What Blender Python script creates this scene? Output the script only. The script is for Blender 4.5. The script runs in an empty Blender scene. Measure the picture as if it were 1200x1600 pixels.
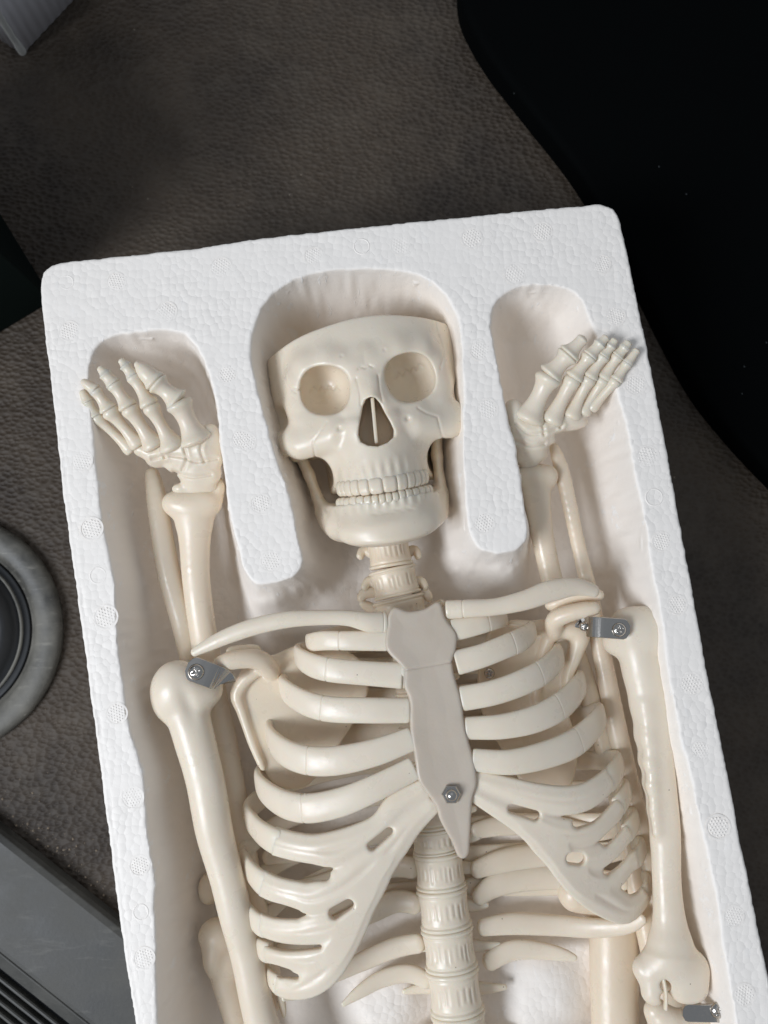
import bpy, math, random
import numpy as np
from mathutils import Vector, Matrix
random.seed(7); rng = np.random.default_rng(7)
SC = bpy.context.scene
C = SC.collection
S = 0.00028            # one working unit in metres
F = 1400.0             # focal length in working units
TH = math.radians(6.0) # tilt of the view from straight down

# ------------------------------------------------------------------ camera
cam_d = bpy.data.cameras.new('camera'); cam = bpy.data.objects.new('camera', cam_d); C.objects.link(cam)
cam.location = (0, -F*math.sin(TH)*S, F*math.cos(TH)*S); cam.rotation_euler = (TH, 0, 0)
cam_d.sensor_fit = 'VERTICAL'; cam_d.sensor_height = 36; cam_d.sensor_width = 27
cam_d.lens = 36*F/1600.0
cam_d.clip_start = 0.01; cam_d.clip_end = 50
cam_d.dof.use_dof = True; cam_d.dof.focus_distance = 1400*S; cam_d.dof.aperture_fstop = 9.0
SC.camera = cam
# ------------------------------------------------------------------ light
w = bpy.data.worlds.new('World'); SC.world = w; w.use_nodes = True
bg = w.node_tree.nodes['Background']; bg.inputs[0].default_value = (0.81, 0.90, 1.03, 1); bg.inputs[1].default_value = 0.34
def area(name, loc, target, size, power, col, sy=None):
    l = bpy.data.lights.new(name, 'AREA'); o = bpy.data.objects.new(name, l); C.objects.link(o)
    l.size = size; l.energy = power; l.color = col
    if sy: l.shape = 'RECTANGLE'; l.size_y = sy
    o.location = loc
    o.rotation_euler = (Vector(target)-Vector(loc)).to_track_quat('-Z', 'Y').to_euler()
    return o
area('key_light', (-0.88, -0.50, 1.00), (0, -0.03, 0), 0.54, 18.0, (0.90, 0.95, 1.03))
area('fill_light', (0.1, 0.7, 1.6), (0, 0, 0), 1.2, 1.2, (0.85, 0.93, 1.0))
SC.cycles.max_bounces = 10; SC.cycles.diffuse_bounces = 7; SC.cycles.glossy_bounces = 3; SC.cycles.transmission_bounces = 2
SC.view_settings.view_transform = 'Standard'; SC.view_settings.look = 'None'
SC.view_settings.exposure = -0.13; SC.view_settings.gamma = 1; SC.view_settings.use_curve_mapping = False

# ------------------------------------------------------------------ helpers
cT, sT = math.cos(TH), math.sin(TH)
CAM = np.array([0, -F*sT, F*cT])
def PP(px, py, z):
    px = np.asarray(px, float); py = np.asarray(py, float); z = np.asarray(z, float)
    a = (px-600)/F; b = -(py-800)/F
    dx = a; dy = b*cT + sT; dz = b*sT - cT
    t = (z-CAM[2])/dz
    return np.stack([CAM[0]+dx*t, CAM[1]+dy*t, z+0*t], -1), t/F
def P(px, py, z): return PP(px, py, z)[0]
def SCL(px, py, z): return PP(px, py, z)[1]

def tag(o, label=None, cat=None, group=None, kind=None):
    if label: o['label'] = label
    if cat: o['category'] = cat
    if group: o['group'] = group
    if kind: o['kind'] = kind
    return o
def empty(name, loc, label, cat, group=None):
    o = bpy.data.objects.new(name, None); C.objects.link(o); o.location = Vector(loc)*S; o.empty_display_size = .01
    o['base'] = [float(v) for v in loc]
    return tag(o, label, cat, group)
def base_of(o):
    while o is not None:
        if 'base' in o.keys(): return np.array(list(o['base']))
        o = o.parent
    return np.zeros(3)
def mesh(name, V, Fc, mat, parent=None, smooth=True):
    V = np.asarray(V, float); b = base_of(parent)
    V = (V - b)*S
    me = bpy.data.meshes.new(name)
    if isinstance(Fc, np.ndarray):
        n = len(Fc); k = Fc.shape[1]
        me.vertices.add(len(V)); me.vertices.foreach_set('co', V.astype(np.float32).ravel())
        me.loops.add(n*k); me.loops.foreach_set('vertex_index', Fc.astype(np.int32).ravel())
        me.polygons.add(n); me.polygons.foreach_set('loop_start', np.arange(0, n*k, k, dtype=np.int32))
        me.update(calc_edges=True); me.validate()
    else:
        me.from_pydata([tuple(v) for v in V], [], [tuple(int(i) for i in f) for f in Fc]); me.update()
    if smooth: me.polygons.foreach_set('use_smooth', [True]*len(me.polygons))
    me.materials.append(mat)
    o = bpy.data.objects.new(name, me); C.objects.link(o)
    if parent: o.parent = parent
    return o
class MB:
    def __init__(s): s.V = []; s.F = []; s.n = 0
    def add(s, V, Fc):
        s.V.append(np.asarray(V, float)); s.F += [tuple(i+s.n for i in f) for f in Fc]; s.n += len(V)
    def build(s, name, mat, parent=None, smooth=True): return mesh(name, np.concatenate(s.V), s.F, mat, parent, smooth)

# ---- surface nets over a signed distance function
def nets(f, lo, hi, h):
    lo = np.array(lo, float); hi = np.array(hi, float)
    B = 6
    nb = np.ceil((hi-lo)/(h*B)).astype(int); n = nb*B+1
    ax = [lo[i]+np.arange(n[i])*h for i in range(3)]
    cx = [lo[i]+(np.arange(nb[i])+.5)*B*h for i in range(3)]
    X, Y, Z = np.meshgrid(*cx, indexing='ij')
    fc = f(X, Y, Z)
    G = np.full(tuple(n), 1e3, np.float32)
    G[:-1, :-1, :-1] = np.repeat(np.repeat(np.repeat(np.sign(fc)*1e3, B, 0), B, 1), B, 2)
    act = np.argwhere(np.abs(fc) < B*h*1.25)
    off = np.stack(np.meshgrid(*[np.arange(B+1)]*3, indexing='ij'), -1).reshape(-1, 3)
    for k in range(0, len(act), 4000):
        idx = (act[k:k+4000, None, :]*B + off[None]).reshape(-1, 3)
        v = f(ax[0][idx[:, 0]], ax[1][idx[:, 1]], ax[2][idx[:, 2]])
        G[idx[:, 0], idx[:, 1], idx[:, 2]] = v
    s = G < 0
    m = np.zeros(tuple(n-1), np.int8)
    for a in (0, 1):
        for b in (0, 1):
            for c in (0, 1): m += s[a:n[0]-1+a, b:n[1]-1+b, c:n[2]-1+c]
    cells = np.argwhere((m > 0) & (m < 8))
    cid = np.full(tuple(n-1), -1, np.int32); cid[cells[:, 0], cells[:, 1], cells[:, 2]] = np.arange(len(cells))
    acc = np.zeros((len(cells), 3)); cnt = np.zeros(len(cells))
    cor = [(a, b, c) for a in (0, 1) for b in (0, 1) for c in (0, 1)]
    for p in cor:
        for d in range(3):
            if p[d]: continue
            q = list(p); q[d] = 1
            ip = cells+np.array(p); iq = cells+np.array(q)
            vp = G[ip[:, 0], ip[:, 1], ip[:, 2]]; vq = G[iq[:, 0], iq[:, 1], iq[:, 2]]
            c = (vp < 0) != (vq < 0)
            t = np.where(c, vp/np.where(c, vp-vq, 1), 0)
            pos = np.tile(np.array(p, float), (len(cells), 1)); pos[:, d] += t
            acc += np.where(c[:, None], pos, 0); cnt += c
    V = lo + (cells + acc/np.maximum(cnt, 1)[:, None])*h
    Q = []
    for d in range(3):
        e, g = [(1, 2), (2, 0), (0, 1)][d]
        sl0 = [slice(None)]*3; sl1 = [slice(None)]*3
        sl0[d] = slice(0, -1); sl1[d] = slice(1, None)
        ch = s[tuple(sl0)] != s[tuple(sl1)]
        E = np.argwhere(ch)
        E = E[(E[:, e] > 0) & (E[:, g] > 0) & (E[:, e] < n[e]-1) & (E[:, g] < n[g]-1)]
        if not len(E): continue
        def cc(de, dg):
            x = E.copy(); x[:, e] += de; x[:, g] += dg
            return cid[x[:, 0], x[:, 1], x[:, 2]]
        q = np.stack([cc(-1, -1), cc(0, -1), cc(0, 0), cc(-1, 0)], 1)
        inside = s[E[:, 0], E[:, 1], E[:, 2]]
        q[~inside] = q[~inside][:, ::-1]
        Q.append(q[(q >= 0).all(1)])
    return V, np.concatenate(Q)

def smin(a, b, k):
    h = np.clip(.5+.5*(b-a)/k, 0, 1); return b+(a-b)*h - k*h*(1-h)
def smax(a, b, k): return -smin(-a, -b, k)
def ell(X, Y, Z, c, r, p=2.0):
    q = (np.abs((X-c[0])/r[0])**p + np.abs((Y-c[1])/r[1])**p + np.abs((Z-c[2])/r[2])**p)**(1/p)
    return (q-1)*min(r)*0.9 if p != 2 else _ell(X, Y, Z, c, r)
def _ell(X, Y, Z, c, r):
    x, y, z = X-c[0], Y-c[1], Z-c[2]
    k0 = np.sqrt((x/r[0])**2+(y/r[1])**2+(z/r[2])**2)
    k1 = np.sqrt((x/r[0]**2)**2+(y/r[1]**2)**2+(z/r[2]**2)**2)+1e-9
    return np.where(k0 < 1e-3, -min(r), k0*(k0-1)/k1)
def cap(X, Y, Z, a, b, ra, rb=None, sc=(1, 1, 1)):
    rb = ra if rb is None else rb
    ax, ay, az = [np.asarray(v, float) for v in a]; d = [b[i]-a[i] for i in range(3)]
    L = sum(((d[i])/sc[i])**2 for i in range(3))+1e-9
    px, py, pz = (X-a[0])/sc[0], (Y-a[1])/sc[1], (Z-a[2])/sc[2]
    dx, dy, dz = d[0]/sc[0], d[1]/sc[1], d[2]/sc[2]
    t = np.clip((px*dx+py*dy+pz*dz)/L, 0, 1)
    return (np.sqrt((px-t*dx)**2+(py-t*dy)**2+(pz-t*dz)**2) - (ra+(rb-ra)*t))*min(sc)
def chain(X, Y, Z, pts, k=4, sc=(1, 1, 1)):
    d = None
    for a, b in zip(pts[:-1], pts[1:]):
        e = cap(X, Y, Z, a[:3], b[:3], a[3], b[3], sc)
        d = e if d is None else smin(d, e, k)
    return d
def box(X, Y, Z, c, hs, r=2):
    q = [np.abs(v-c[i])-hs[i]+r for i, v in enumerate((X, Y, Z))]
    o = np.sqrt(sum(np.maximum(v, 0)**2 for v in q))
    return o + np.minimum(np.maximum(np.maximum(q[0], q[1]), q[2]), 0) - r
def poly_sd(X, Y, poly):
    poly = np.asarray(poly, float); shp = X.shape; x = X.ravel(); y = Y.ravel()
    out = np.empty(x.shape)
    A = poly; B_ = np.roll(poly, -1, 0); E = B_-A; L = (E**2).sum(1)+1e-12
    for k in range(0, len(x), 60000):
        xx = x[k:k+60000, None]; yy = y[k:k+60000, None]
        wx = xx-A[:, 0]; wy = yy-A[:, 1]
        t = np.clip((wx*E[:, 0]+wy*E[:, 1])/L, 0, 1)
        d = np.sqrt(((wx-t*E[:, 0])**2+(wy-t*E[:, 1])**2).min(1))
        c = ((A[:, 1] > yy) != (B_[:, 1] > yy)) & (xx < E[:, 0]*(yy-A[:, 1])/np.where(np.abs(E[:, 1]) < 1e-9, 1e-9, E[:, 1])+A[:, 0])
        out[k:k+60000] = np.where(c.sum(1) % 2 == 1, -d, d)
    return out.reshape(shp)
def catmull(pts, closed=False, step=3.0, mn=2):
    P_ = np.asarray(pts, float); n = len(P_)
    res = []
    segs = n if closed else n-1
    for i in range(segs):
        if closed: p0, p1, p2, p3 = P_[(i-1) % n], P_[i], P_[(i+1) % n], P_[(i+2) % n]
        else:
            p1, p2 = P_[i], P_[i+1]; p0 = P_[i-1] if i > 0 else 2*p1-p2; p3 = P_[i+2] if i+2 < n else 2*p2-p1
        l = lambda a, b: max(np.linalg.norm((a-b)[:3 if len(a) > 3 else None])**.5, 1e-3)
        t0 = 0; t1 = t0+l(p0, p1); t2 = t1+l(p1, p2); t3 = t2+l(p2, p3)
        m = max(mn, int(np.linalg.norm((p2-p1)[:3])/step))
        t = (t1+(t2-t1)*np.arange(m)/m)[:, None]
        A1 = (t1-t)/(t1-t0)*p0+(t-t0)/(t1-t0)*p1; A2 = (t2-t)/(t2-t1)*p1+(t-t1)/(t2-t1)*p2; A3 = (t3-t)/(t3-t2)*p2+(t-t2)/(t3-t2)*p3
        B1 = (t2-t)/(t2-t0)*A1+(t-t0)/(t2-t0)*A2; B2 = (t3-t)/(t3-t1)*A2+(t-t1)/(t3-t1)*A3
        res.append((t2-t)/(t2-t1)*B1+(t-t1)/(t2-t1)*B2)
    if not closed: res.append(P_[-1:])
    return np.concatenate(res)
CAPR = {'round': .8, 'flat': .22, 'snub': .3}
AXIS = np.array([-0.15, 0.985, 0.0]); AXIS /= np.linalg.norm(AXIS)
def tube(pts, ratio=0.65, n=20, wref=AXIS, caps=('round', 'round'), seams=(), step=3.0, mb=None, power=2.0):
    """pts: (px, py, z, r) traced points; the wide half-axis is r, the other r*ratio"""
    q = []
    for p in pts:
        w_ = P(*p[:3]); q.append([*w_, p[3]*float(SCL(*p[:3])), p[4] if len(p) > 4 else ratio])
    q = catmull(q, step=step)
    L = np.concatenate([[0], np.cumsum(np.linalg.norm(np.diff(q[:, :3], axis=0), axis=1))])
    tot = L[-1]
    ss = list(np.linspace(0, tot, max(4, int(tot/step))))
    for e, c in enumerate(caps):
        R = q[0 if e == 0 else -1, 3]*CAPR[c]
        for a in (0, .01, .04, .09, .16, .25, .36, .5, .7, .9): ss.append(a*R if e == 0 else tot-a*R)
    sp = []
    for sx in seams:
        w_ = P(*sx[:3]) if len(sx) > 2 else None
        k = np.argmin(((q[:, :2]-P(sx[0], sx[1], 0)[:2])**2).sum(1)) if w_ is None else np.argmin(((q[:, :3]-w_)**2).sum(1))
        sp.append(L[k]); ss += [L[k]+d for d in (-2.2, -1.4, -.9, -.45, 0, .45, .9, 1.4, 2.2)]
    ss = np.unique(np.clip(np.array(ss), 0, tot))
    ss = ss[np.concatenate([[True], np.diff(ss) > 1e-4])]
    Q = np.stack([np.interp(ss, L, q[:, i]) for i in range(q.shape[1])], 1)
    T = np.gradient(Q[:, :3], axis=0); T /= np.linalg.norm(T, axis=1)[:, None]+1e-9
    ring = np.linspace(0, 2*math.pi, n, endpoint=False)
    V = []
    Wp = None
    for i in range(len(ss)):
        Wd = wref - T[i]*np.dot(wref, T[i])
        if np.linalg.norm(Wd) < .25 and Wp is not None: Wd = Wp - T[i]*np.dot(Wp, T[i])
        Wd = Wd/(np.linalg.norm(Wd)+1e-9); Wp = Wd; N = np.cross(T[i], Wd)
        r = Q[i, 3]
        m = 1.0
        for e, c in enumerate(caps):
            R = Q[0 if e == 0 else -1, 3]*CAPR[c]; d = ss[i] if e == 0 else tot-ss[i]
            if d < R:
                g = math.sqrt(max(1-(1-d/R)**2, 0)); m *= g if c == 'round' else .82+.18*g if c == 'flat' else .6+.4*g
        for s0 in sp: r -= 1.3*math.exp(-((ss[i]-s0)/.8)**2)
        r *= m
        cs = np.cos(ring); sn = np.sin(ring)
        if power != 2:
            cs = np.sign(cs)*np.abs(cs)**(2/power); sn = np.sign(sn)*np.abs(sn)**(2/power)
        V.append(Q[i, :3] + r*cs[:, None]*Wd + r*Q[i, 4]*sn[:, None]*N)
    V = np.concatenate(V)
    Fc = []
    for i in range(len(ss)-1):
        for j in range(n):
            a = i*n+j; b = i*n+(j+1) % n
            Fc.append((a, a+n, b+n, b))
    Fc.append(tuple(range(n))); Fc.append(tuple(reversed(range((len(ss)-1)*n, len(ss)*n))))
    return V, Fc
def tube_obj(name, pts, mat, parent, **k):
    V, Fc = tube(pts, **k); return mesh(name, V, Fc, mat, parent)

# ------------------------------------------------------------------ materials
class NT:
    def __init__(s, name):
        m = bpy.data.materials.new(name); m.use_nodes = True; s.m = m; s.t = m.node_tree; s.b = s.t.nodes['Principled BSDF']
    def n(s, ty, **k):
        x = s.t.nodes.new(ty)
        for a, v in k.items():
            if hasattr(x, a): setattr(x, a, v)
            else: x.inputs[a].default_value = v
        return x
    def l(s, a, b): s.t.links.new(a, b)
    def coord(s): return s.n('ShaderNodeTexCoord').outputs['Object']
    def noise(s, scale, detail=4, rough=.5, vec=None):
        x = s.n('ShaderNodeTexNoise'); x.inputs['Scale'].default_value = scale; x.inputs['Detail'].default_value = detail; x.inputs['Roughness'].default_value = rough
        s.l(vec or s.coord(), x.inputs['Vector']); return x.outputs['Fac']
    def ramp(s, fac, *st):
        x = s.n('ShaderNodeValToRGB'); e = x.color_ramp.elements
        while len(e) < len(st): e.new(.5)
        for i, (p, c) in enumerate(st): e[i].position = p; e[i].color = (*c, 1) if len(c) == 3 else c
        s.l(fac, x.inputs[0]); return x.outputs[0]
    def vor(s, scale, feature='F1', vec=None, rnd=1.0):
        x = s.n('ShaderNodeTexVoronoi'); x.feature = feature; x.inputs['Scale'].default_value = scale; x.inputs['Randomness'].default_value = rnd
        s.l(vec or s.coord(), x.inputs['Vector']); return x
    def bump(s, h, dist, strength=1, prev=None):
        x = s.n('ShaderNodeBump'); x.inputs['Distance'].default_value = dist; x.inputs['Strength'].default_value = strength
        s.l(h, x.inputs['Height'])
        if prev: s.l(prev, x.inputs['Normal'])
        return x.outputs[0]
    def math(s, op, a, b=None):
        x = s.n('ShaderNodeMath'); x.operation = op
        for i, v in enumerate((a, b)):
            if v is None: continue
            if isinstance(v, (int, float)): x.inputs[i].default_value = v
            else: s.l(v, x.inputs[i])
        return x.outputs[0]
    def mix(s, f, a, b):
        x = s.n('ShaderNodeMix'); x.data_type = 'RGBA'
        for i, v in ((0, f), (6, a), (7, b)):
            if isinstance(v, (int, float)): x.inputs[i].default_value = v
            elif isinstance(v, tuple): x.inputs[i].default_value = (*v, 1)
            else: s.l(v, x.inputs[i])
        return x.outputs[2]
    def fin(s, col=None, rough=None, normal=None, **k):
        b = s.b
        for nm, v in (('Base Color', col), ('Roughness', rough), ('Normal', normal)):
            if v is None: continue
            if isinstance(v, tuple): b.inputs[nm].default_value = (*v, 1)
            elif isinstance(v, (int, float)): b.inputs[nm].default_value = v
            else: s.l(v, b.inputs[nm])
        for a, v in k.items(): b.inputs[a.replace('_', ' ')].default_value = v
        return s.m

def bone_mat(name, c1, c2, rough=.31):
    t = NT(name)
    col = t.mix(t.noise(45, 5, .6), c1, c2)
    col = t.mix(t.math('MULTIPLY', t.ramp(t.noise(16, 6, .7), (.48, (0,)*3), (.72, (1,)*3)), .30), col, tuple(v*q for v, q in zip(c1, (.88, .82, .74))))
    sp = t.vor(150); dot = t.math('LESS_THAN', sp.outputs['Distance'], .045)
    gate = t.math('GREATER_THAN', t.noise(35, 2), .53); dot = t.math('MULTIPLY', dot, gate)
    col = t.mix(t.math('MULTIPLY', dot, .75), col, (.20, .14, .09))
    b1 = t.bump(t.noise(260, 3), .00025, .35)
    b2 = t.bump(t.noise(900, 3), .00006, .5, b1)
    r = t.ramp(t.noise(120, 4), (.3, (rough-.08,)*3), (.75, (rough+.16,)*3))
    m = t.fin(col, r, b2, Specular_IOR_Level=.5, Subsurface_Weight=.28, Subsurface_Scale=.006)
    t.b.inputs['Subsurface Radius'].default_value = (1, .55, .3)
    return m
M = {}
M['bone'] = bone_mat('ivory_plastic', (.775, .67, .53), (.81, .72, .585))
M['bone2'] = bone_mat('cream_plastic', (.785, .66, .50), (.815, .705, .56))
M['bone_shade'] = bone_mat('shade_toned_plastic', (.53, .45, .36), (.58, .50, .405), .42)  # soft chest shadow painted into the breastbone colour as a greyer tone
M['tooth'] = bone_mat('tooth_plastic', (.77, .655, .515), (.80, .70, .565), .28)
def foam():
    t = NT('expanded_foam'); co = t.coord()
    d = t.n('ShaderNodeVectorMath'); d.operation = 'ADD'
    ns = t.n('ShaderNodeTexNoise'); ns.inputs['Scale'].default_value = 120; t.l(co, ns.inputs['Vector'])
    sc = t.n('ShaderNodeVectorMath'); sc.operation = 'SCALE'; sc.inputs['Scale'].default_value = .0014
    t.l(ns.outputs['Color'], sc.inputs[0]); t.l(co, d.inputs[0]); t.l(sc.outputs[0], d.inputs[1])
    v2 = t.vor(325, 'F1', d.outputs[0], .72); v = t.vor(325, 'DISTANCE_TO_EDGE', d.outputs[0], .72)
    e = t.ramp(v.outputs['Distance'], (0, (0, 0, 0)), (.09, (1, 1, 1)))
    sep = t.n('ShaderNodeSeparateColor'); t.l(v2.outputs['Color'], sep.inputs[0])
    geo = t.n('ShaderNodeNewGeometry'); sx = t.n('ShaderNodeSeparateXYZ'); t.l(geo.outputs['True Normal'], sx.inputs[0])
    flat = t.ramp(sx.outputs['Z'], (.80, (.22, .22, .22)), (.97, (1, 1, 1)))
    gate = t.ramp(t.noise(55, 3), (.35, (.35,)*3), (.65, (1,)*3))
    # each bead stands up as a flattened dome, some a little prouder than others
    dome = t.math('MULTIPLY', t.math('POWER', v2.outputs['Distance'], 2.0), -1.6)
    h2 = t.math('MULTIPLY', t.math('MULTIPLY', t.math('ADD', dome, t.math('MULTIPLY', sep.outputs[0], .35)), flat), gate)
    b2 = t.bump(h2, .00045, .6)
    h = t.math('MULTIPLY', t.math('SUBTRACT', 1.0, e), flat)
    b3 = t.bump(t.noise(1500, 3), .00008, .5, b2)
    mp = t.n('ShaderNodeMapping'); mp.inputs['Scale'].default_value = (260, 90, 60); t.l(co, mp.inputs[0])
    fl = t.math('MULTIPLY', t.ramp(t.noise(1, 4, .7, mp.outputs[0]), (.60, (0,)*3), (.68, (1,)*3)), t.math('SUBTRACT', 1.2, flat))
    b3 = t.bump(fl, .0002, .6, b3)
    col = t.mix(fl, (.93, .868, .795), (.94, .915, .88))
    return t.fin(col, .55, b3, Specular_IOR_Level=.35)
M['foam'] = foam()
def mat_floor():
    t = NT('rubber_mat'); mp = t.n('ShaderNodeMapping'); mp.inputs['Rotation'].default_value = (0, 0, .25); mp.inputs['Scale'].default_value = (1, 1.45, 1)
    t.l(t.coord(), mp.inputs[0])
    ns = t.n('ShaderNodeTexNoise'); ns.inputs['Scale'].default_value = 60; t.l(mp.outputs[0], ns.inputs['Vector'])
    sc = t.n('ShaderNodeVectorMath'); sc.operation = 'SCALE'; sc.inputs['Scale'].default_value = .003; t.l(ns.outputs['Color'], sc.inputs[0])
    d = t.n('ShaderNodeVectorMath'); d.operation = 'ADD'; t.l(mp.outputs[0], d.inputs[0]); t.l(sc.outputs[0], d.inputs[1])
    v = t.vor(300, 'SMOOTH_F1', d.outputs[0], .85); v.inputs['Smoothness'].default_value = .35
    e = t.ramp(v.outputs['Distance'], (.15, (0, 0, 0)), (.75, (1, 1, 1)))
    dirt = t.noise(9, 8, .62); dirt2 = t.noise(55, 6, .7)
    base = t.mix(t.ramp(dirt, (.35, (0, 0, 0)), (.65, (1, 1, 1))), (.024, .0165, .011), (.074, .052, .033))
    base = t.mix(t.math('MULTIPLY', t.ramp(dirt2, (.5, (0, 0, 0)), (.75, (1, 1, 1))), .35), base, (.10, .083, .063))
    base = t.mix(t.math('MULTIPLY', t.ramp(t.noise(22, 7, .72), (.50, (0, 0, 0)), (.68, (1, 1, 1))), .45), base, (.11, .085, .06))
    base = t.mix(t.math('MULTIPLY', e, .45), base, (.075, .06, .046))
    sp = t.vor(95); dot = t.math('LESS_THAN', sp.outputs['Distance'], .05)
    gate = t.math('GREATER_THAN', t.noise(20, 2), .66)
    base = t.mix(t.math('MULTIPLY', t.math('MULTIPLY', dot, gate), .5), base, (.32, .27, .2))
    b1 = t.bump(e, .0008, .8); b2 = t.bump(t.noise(700, 4), .0001, .5, b1)
    return t.fin(base, .62, b2, Specular_IOR_Level=.35)
M['mat'] = mat_floor()
def scratched(name, c1, c2, rough=.42):
    t = NT(name); mp = t.n('ShaderNodeMapping'); mp.inputs['Rotation'].default_value = (0, 0, .7); mp.inputs['Scale'].default_value = (18, 110, 40); t.l(t.coord(), mp.inputs[0])
    s_ = t.noise(3, 5, .65, mp.outputs[0]); n2 = t.noise(35, 6, .6)
    n3 = t.noise(90, 8, .75)
    col = t.mix(t.ramp(n2, (.35, (0, 0, 0)), (.66, (1, 1, 1))), c1, c2)
    col = t.mix(t.math('MULTIPLY', t.ramp(n3, (.52, (0, 0, 0)), (.62, (1, 1, 1))), .35), col, c2)
    col = t.mix(t.math('MULTIPLY', t.ramp(s_, (.58, (0, 0, 0)), (.72, (1, 1, 1))), .4), col, tuple(min(1, 1.9*v) for v in c2))
    v = t.vor(60); dot = t.math('LESS_THAN', v.outputs['Distance'], .05)
    col = t.mix(t.math('MULTIPLY', dot, .5), col, (.3, .28, .24))
    b = t.bump(s_, .0002, .4); b = t.bump(t.noise(500, 3), .0001, .5, b)
    return t.fin(col, t.ramp(n2, (.3, (rough-.1,)*3), (.7, (rough+.15,)*3)), b)
M['ring'] = scratched('worn_grey_rubber', (.035, .034, .030), (.17, .16, .135), .5)
M['black_rubber'] = scratched('black_rubber', (.008, .009, .010), (.016, .017, .018), .45)
M['sill'] = scratched('grey_trim_plastic', (.026, .026, .023), (.070, .067, .058), .5)
def simple(name, col, rough, metal=0, spec=.5, nscale=400, nd=.00005):
    t = NT(name); b = t.bump(t.noise(nscale, 3), nd, .6)
    return t.fin(tuple(col), rough, b, Metallic=metal, Specular_IOR_Level=spec)
def blackp():
    t = NT('black_plastic'); v = t.vor(75); dot = t.math('LESS_THAN', v.outputs['Distance'], .035)
    gate = t.math('GREATER_THAN', t.noise(12, 2), .44)
    col = t.mix(t.math('MULTIPLY', t.math('MULTIPLY', dot, gate), .7), (.0008, .0012, .0013), (.05, .055, .055))
    return t.fin(col, .8, t.bump(t.noise(300, 3), .00005, .4), Specular_IOR_Level=.04)
M['black'] = blackp()
M['green'] = simple('dark_green_card', (.002, .006, .005), .7, spec=.1)
M['steel'] = simple('nickel_steel', (.50, .47, .43), .2, 1, nscale=900, nd=.00003)
M['darksteel'] = simple('dark_steel', (.10, .095, .09), .35, 1)
def card():
    t = NT('white_cardboard'); n = t.noise(30, 4)
    return t.fin(t.mix(n, (.74, .72, .74), (.80, .78, .80)), .7, t.bump(t.noise(600, 3), .0001, .4))
M['card'] = card()
M['cardedge'] = simple('torn_card_edge', (.55, .54, .50), .9, nscale=900, nd=.0004)
M['grit'] = simple('pale_grit', (.20, .155, .11), .8)
M['crumb'] = simple('foam_crumb_white', (.8, .8, .78), .7)

MATZ = -300.0
# ------------------------------------------------------------------ floor
def grid_plane(x0, x1, y0, y1, z):
    return [(x0, y0, z), (x1, y0, z), (x1, y1, z), (x0, y1, z)], [(0, 1, 2, 3)]
V, Fc = grid_plane(-12000, 12000, -12000, 12000, MATZ)
tag(mesh('floor', V, Fc, M['mat']), kind='structure')

# ------------------------------------------------------------------ foam tray
outer_px = [(62, 445), (66, 425), (80, 413), (100, 408), (150, 403), (300, 387), (400, 372), (600, 350), (800, 330), (900, 321), (940, 318), (960, 326), (969, 345),
            (1000, 485), (1031, 640), (1061, 800), (1072, 860), (1108, 1060), (1137, 1200), (1155, 1300), (1176, 1400), (1200, 1520), (1225, 1650), (1255, 1800),
            (1000, 1830), (600, 1850), (245, 1860), (228, 1740), (210, 1600), (186, 1440), (155, 1200), (123, 960), (98, 780), (82, 630)]
cav_px = [(138, 600), (139, 565), (152, 538), (178, 524), (220, 517), (262, 514), (290, 522), (310, 545), (325, 580), (335, 620), (343, 680), (350, 740), (358, 800), (370, 850), (383, 888), (402, 911),
          (440, 908), (466, 896), (473, 874), (465, 840), (455, 790), (440, 740), (425, 690), (410, 640), (399, 590), (393, 540), (397, 505), (415, 470), (445, 445), (490, 428), (545, 422), (610, 422), (655, 432), (690, 455), (712, 490),
          (722, 540), (724, 600), (724, 680), (726, 760), (732, 825), (745, 856), (775, 865), (810, 858), (824, 835), (818, 790), (808, 720), (797, 660), (785, 600), (772, 540), (768, 490), (780, 465), (810, 448), (850, 445), (885, 452), (905, 468),
          (922, 500), (945, 550), (965, 620), (985, 700), (1000, 780), (1015, 870), (1032, 960), (1045, 1050), (1060, 1140), (1085, 1240), (1106, 1340), (1118, 1400), (1125, 1450), (1135, 1520), (1152, 1620), (1165, 1700),
          (1000, 1745), (600, 1760), (262, 1760), (250, 1680), (245, 1600), (243, 1480), (240, 1380), (232, 1300), (224, 1210), (207, 1150), (195, 1085), (186, 1035), (181, 935), (172, 880), (155, 780), (148, 700)]
outer = catmull(P(*np.array(outer_px).T, 0)[:, :2], True, 8)
cav = catmull(P(*np.array(cav_px).T, 0)[:, :2], True, 8)
h0 = 2.4
lo = np.array([outer[:, 0].min()-8, outer[:, 1].min()-8]); hi = np.array([outer[:, 0].max()+8, outer[:, 1].max()+8])
nx = int((hi[0]-lo[0])/h0)+2; ny = int((hi[1]-lo[1])/h0)+2
GX, GY = np.meshgrid(lo[0]+np.arange(nx)*h0, lo[1]+np.arange(ny)*h0, indexing='ij')
SDo = poly_sd(GX, GY, outer); SDc = -poly_sd(GX, GY, cav)
def vnoise(X, Y, sc, seed):
    r = np.random.default_rng(seed); T = r.random((64, 64))
    x = X/sc; y = Y/sc; i = np.floor(x).astype(int); j = np.floor(y).astype(int); fx = x-i; fy = y-j
    fx = fx*fx*(3-2*fx); fy = fy*fy*(3-2*fy); g = lambda a, b: T[a % 64, b % 64]
    return (g(i, j)*(1-fx)+g(i+1, j)*fx)*(1-fy)+(g(i, j+1)*(1-fx)+g(i+1, j+1)*fx)*fy-.5
SDo = SDo + 3.4*np.abs(vnoise(GX, GY, 10, 1))+1.2*vnoise(GX, GY, 30, 11); SDc = SDc + 2.5*vnoise(GX, GY, 11, 2) + 4*vnoise(GX, GY, 50, 3)
D = np.full(GX.shape, 188.0)
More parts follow.
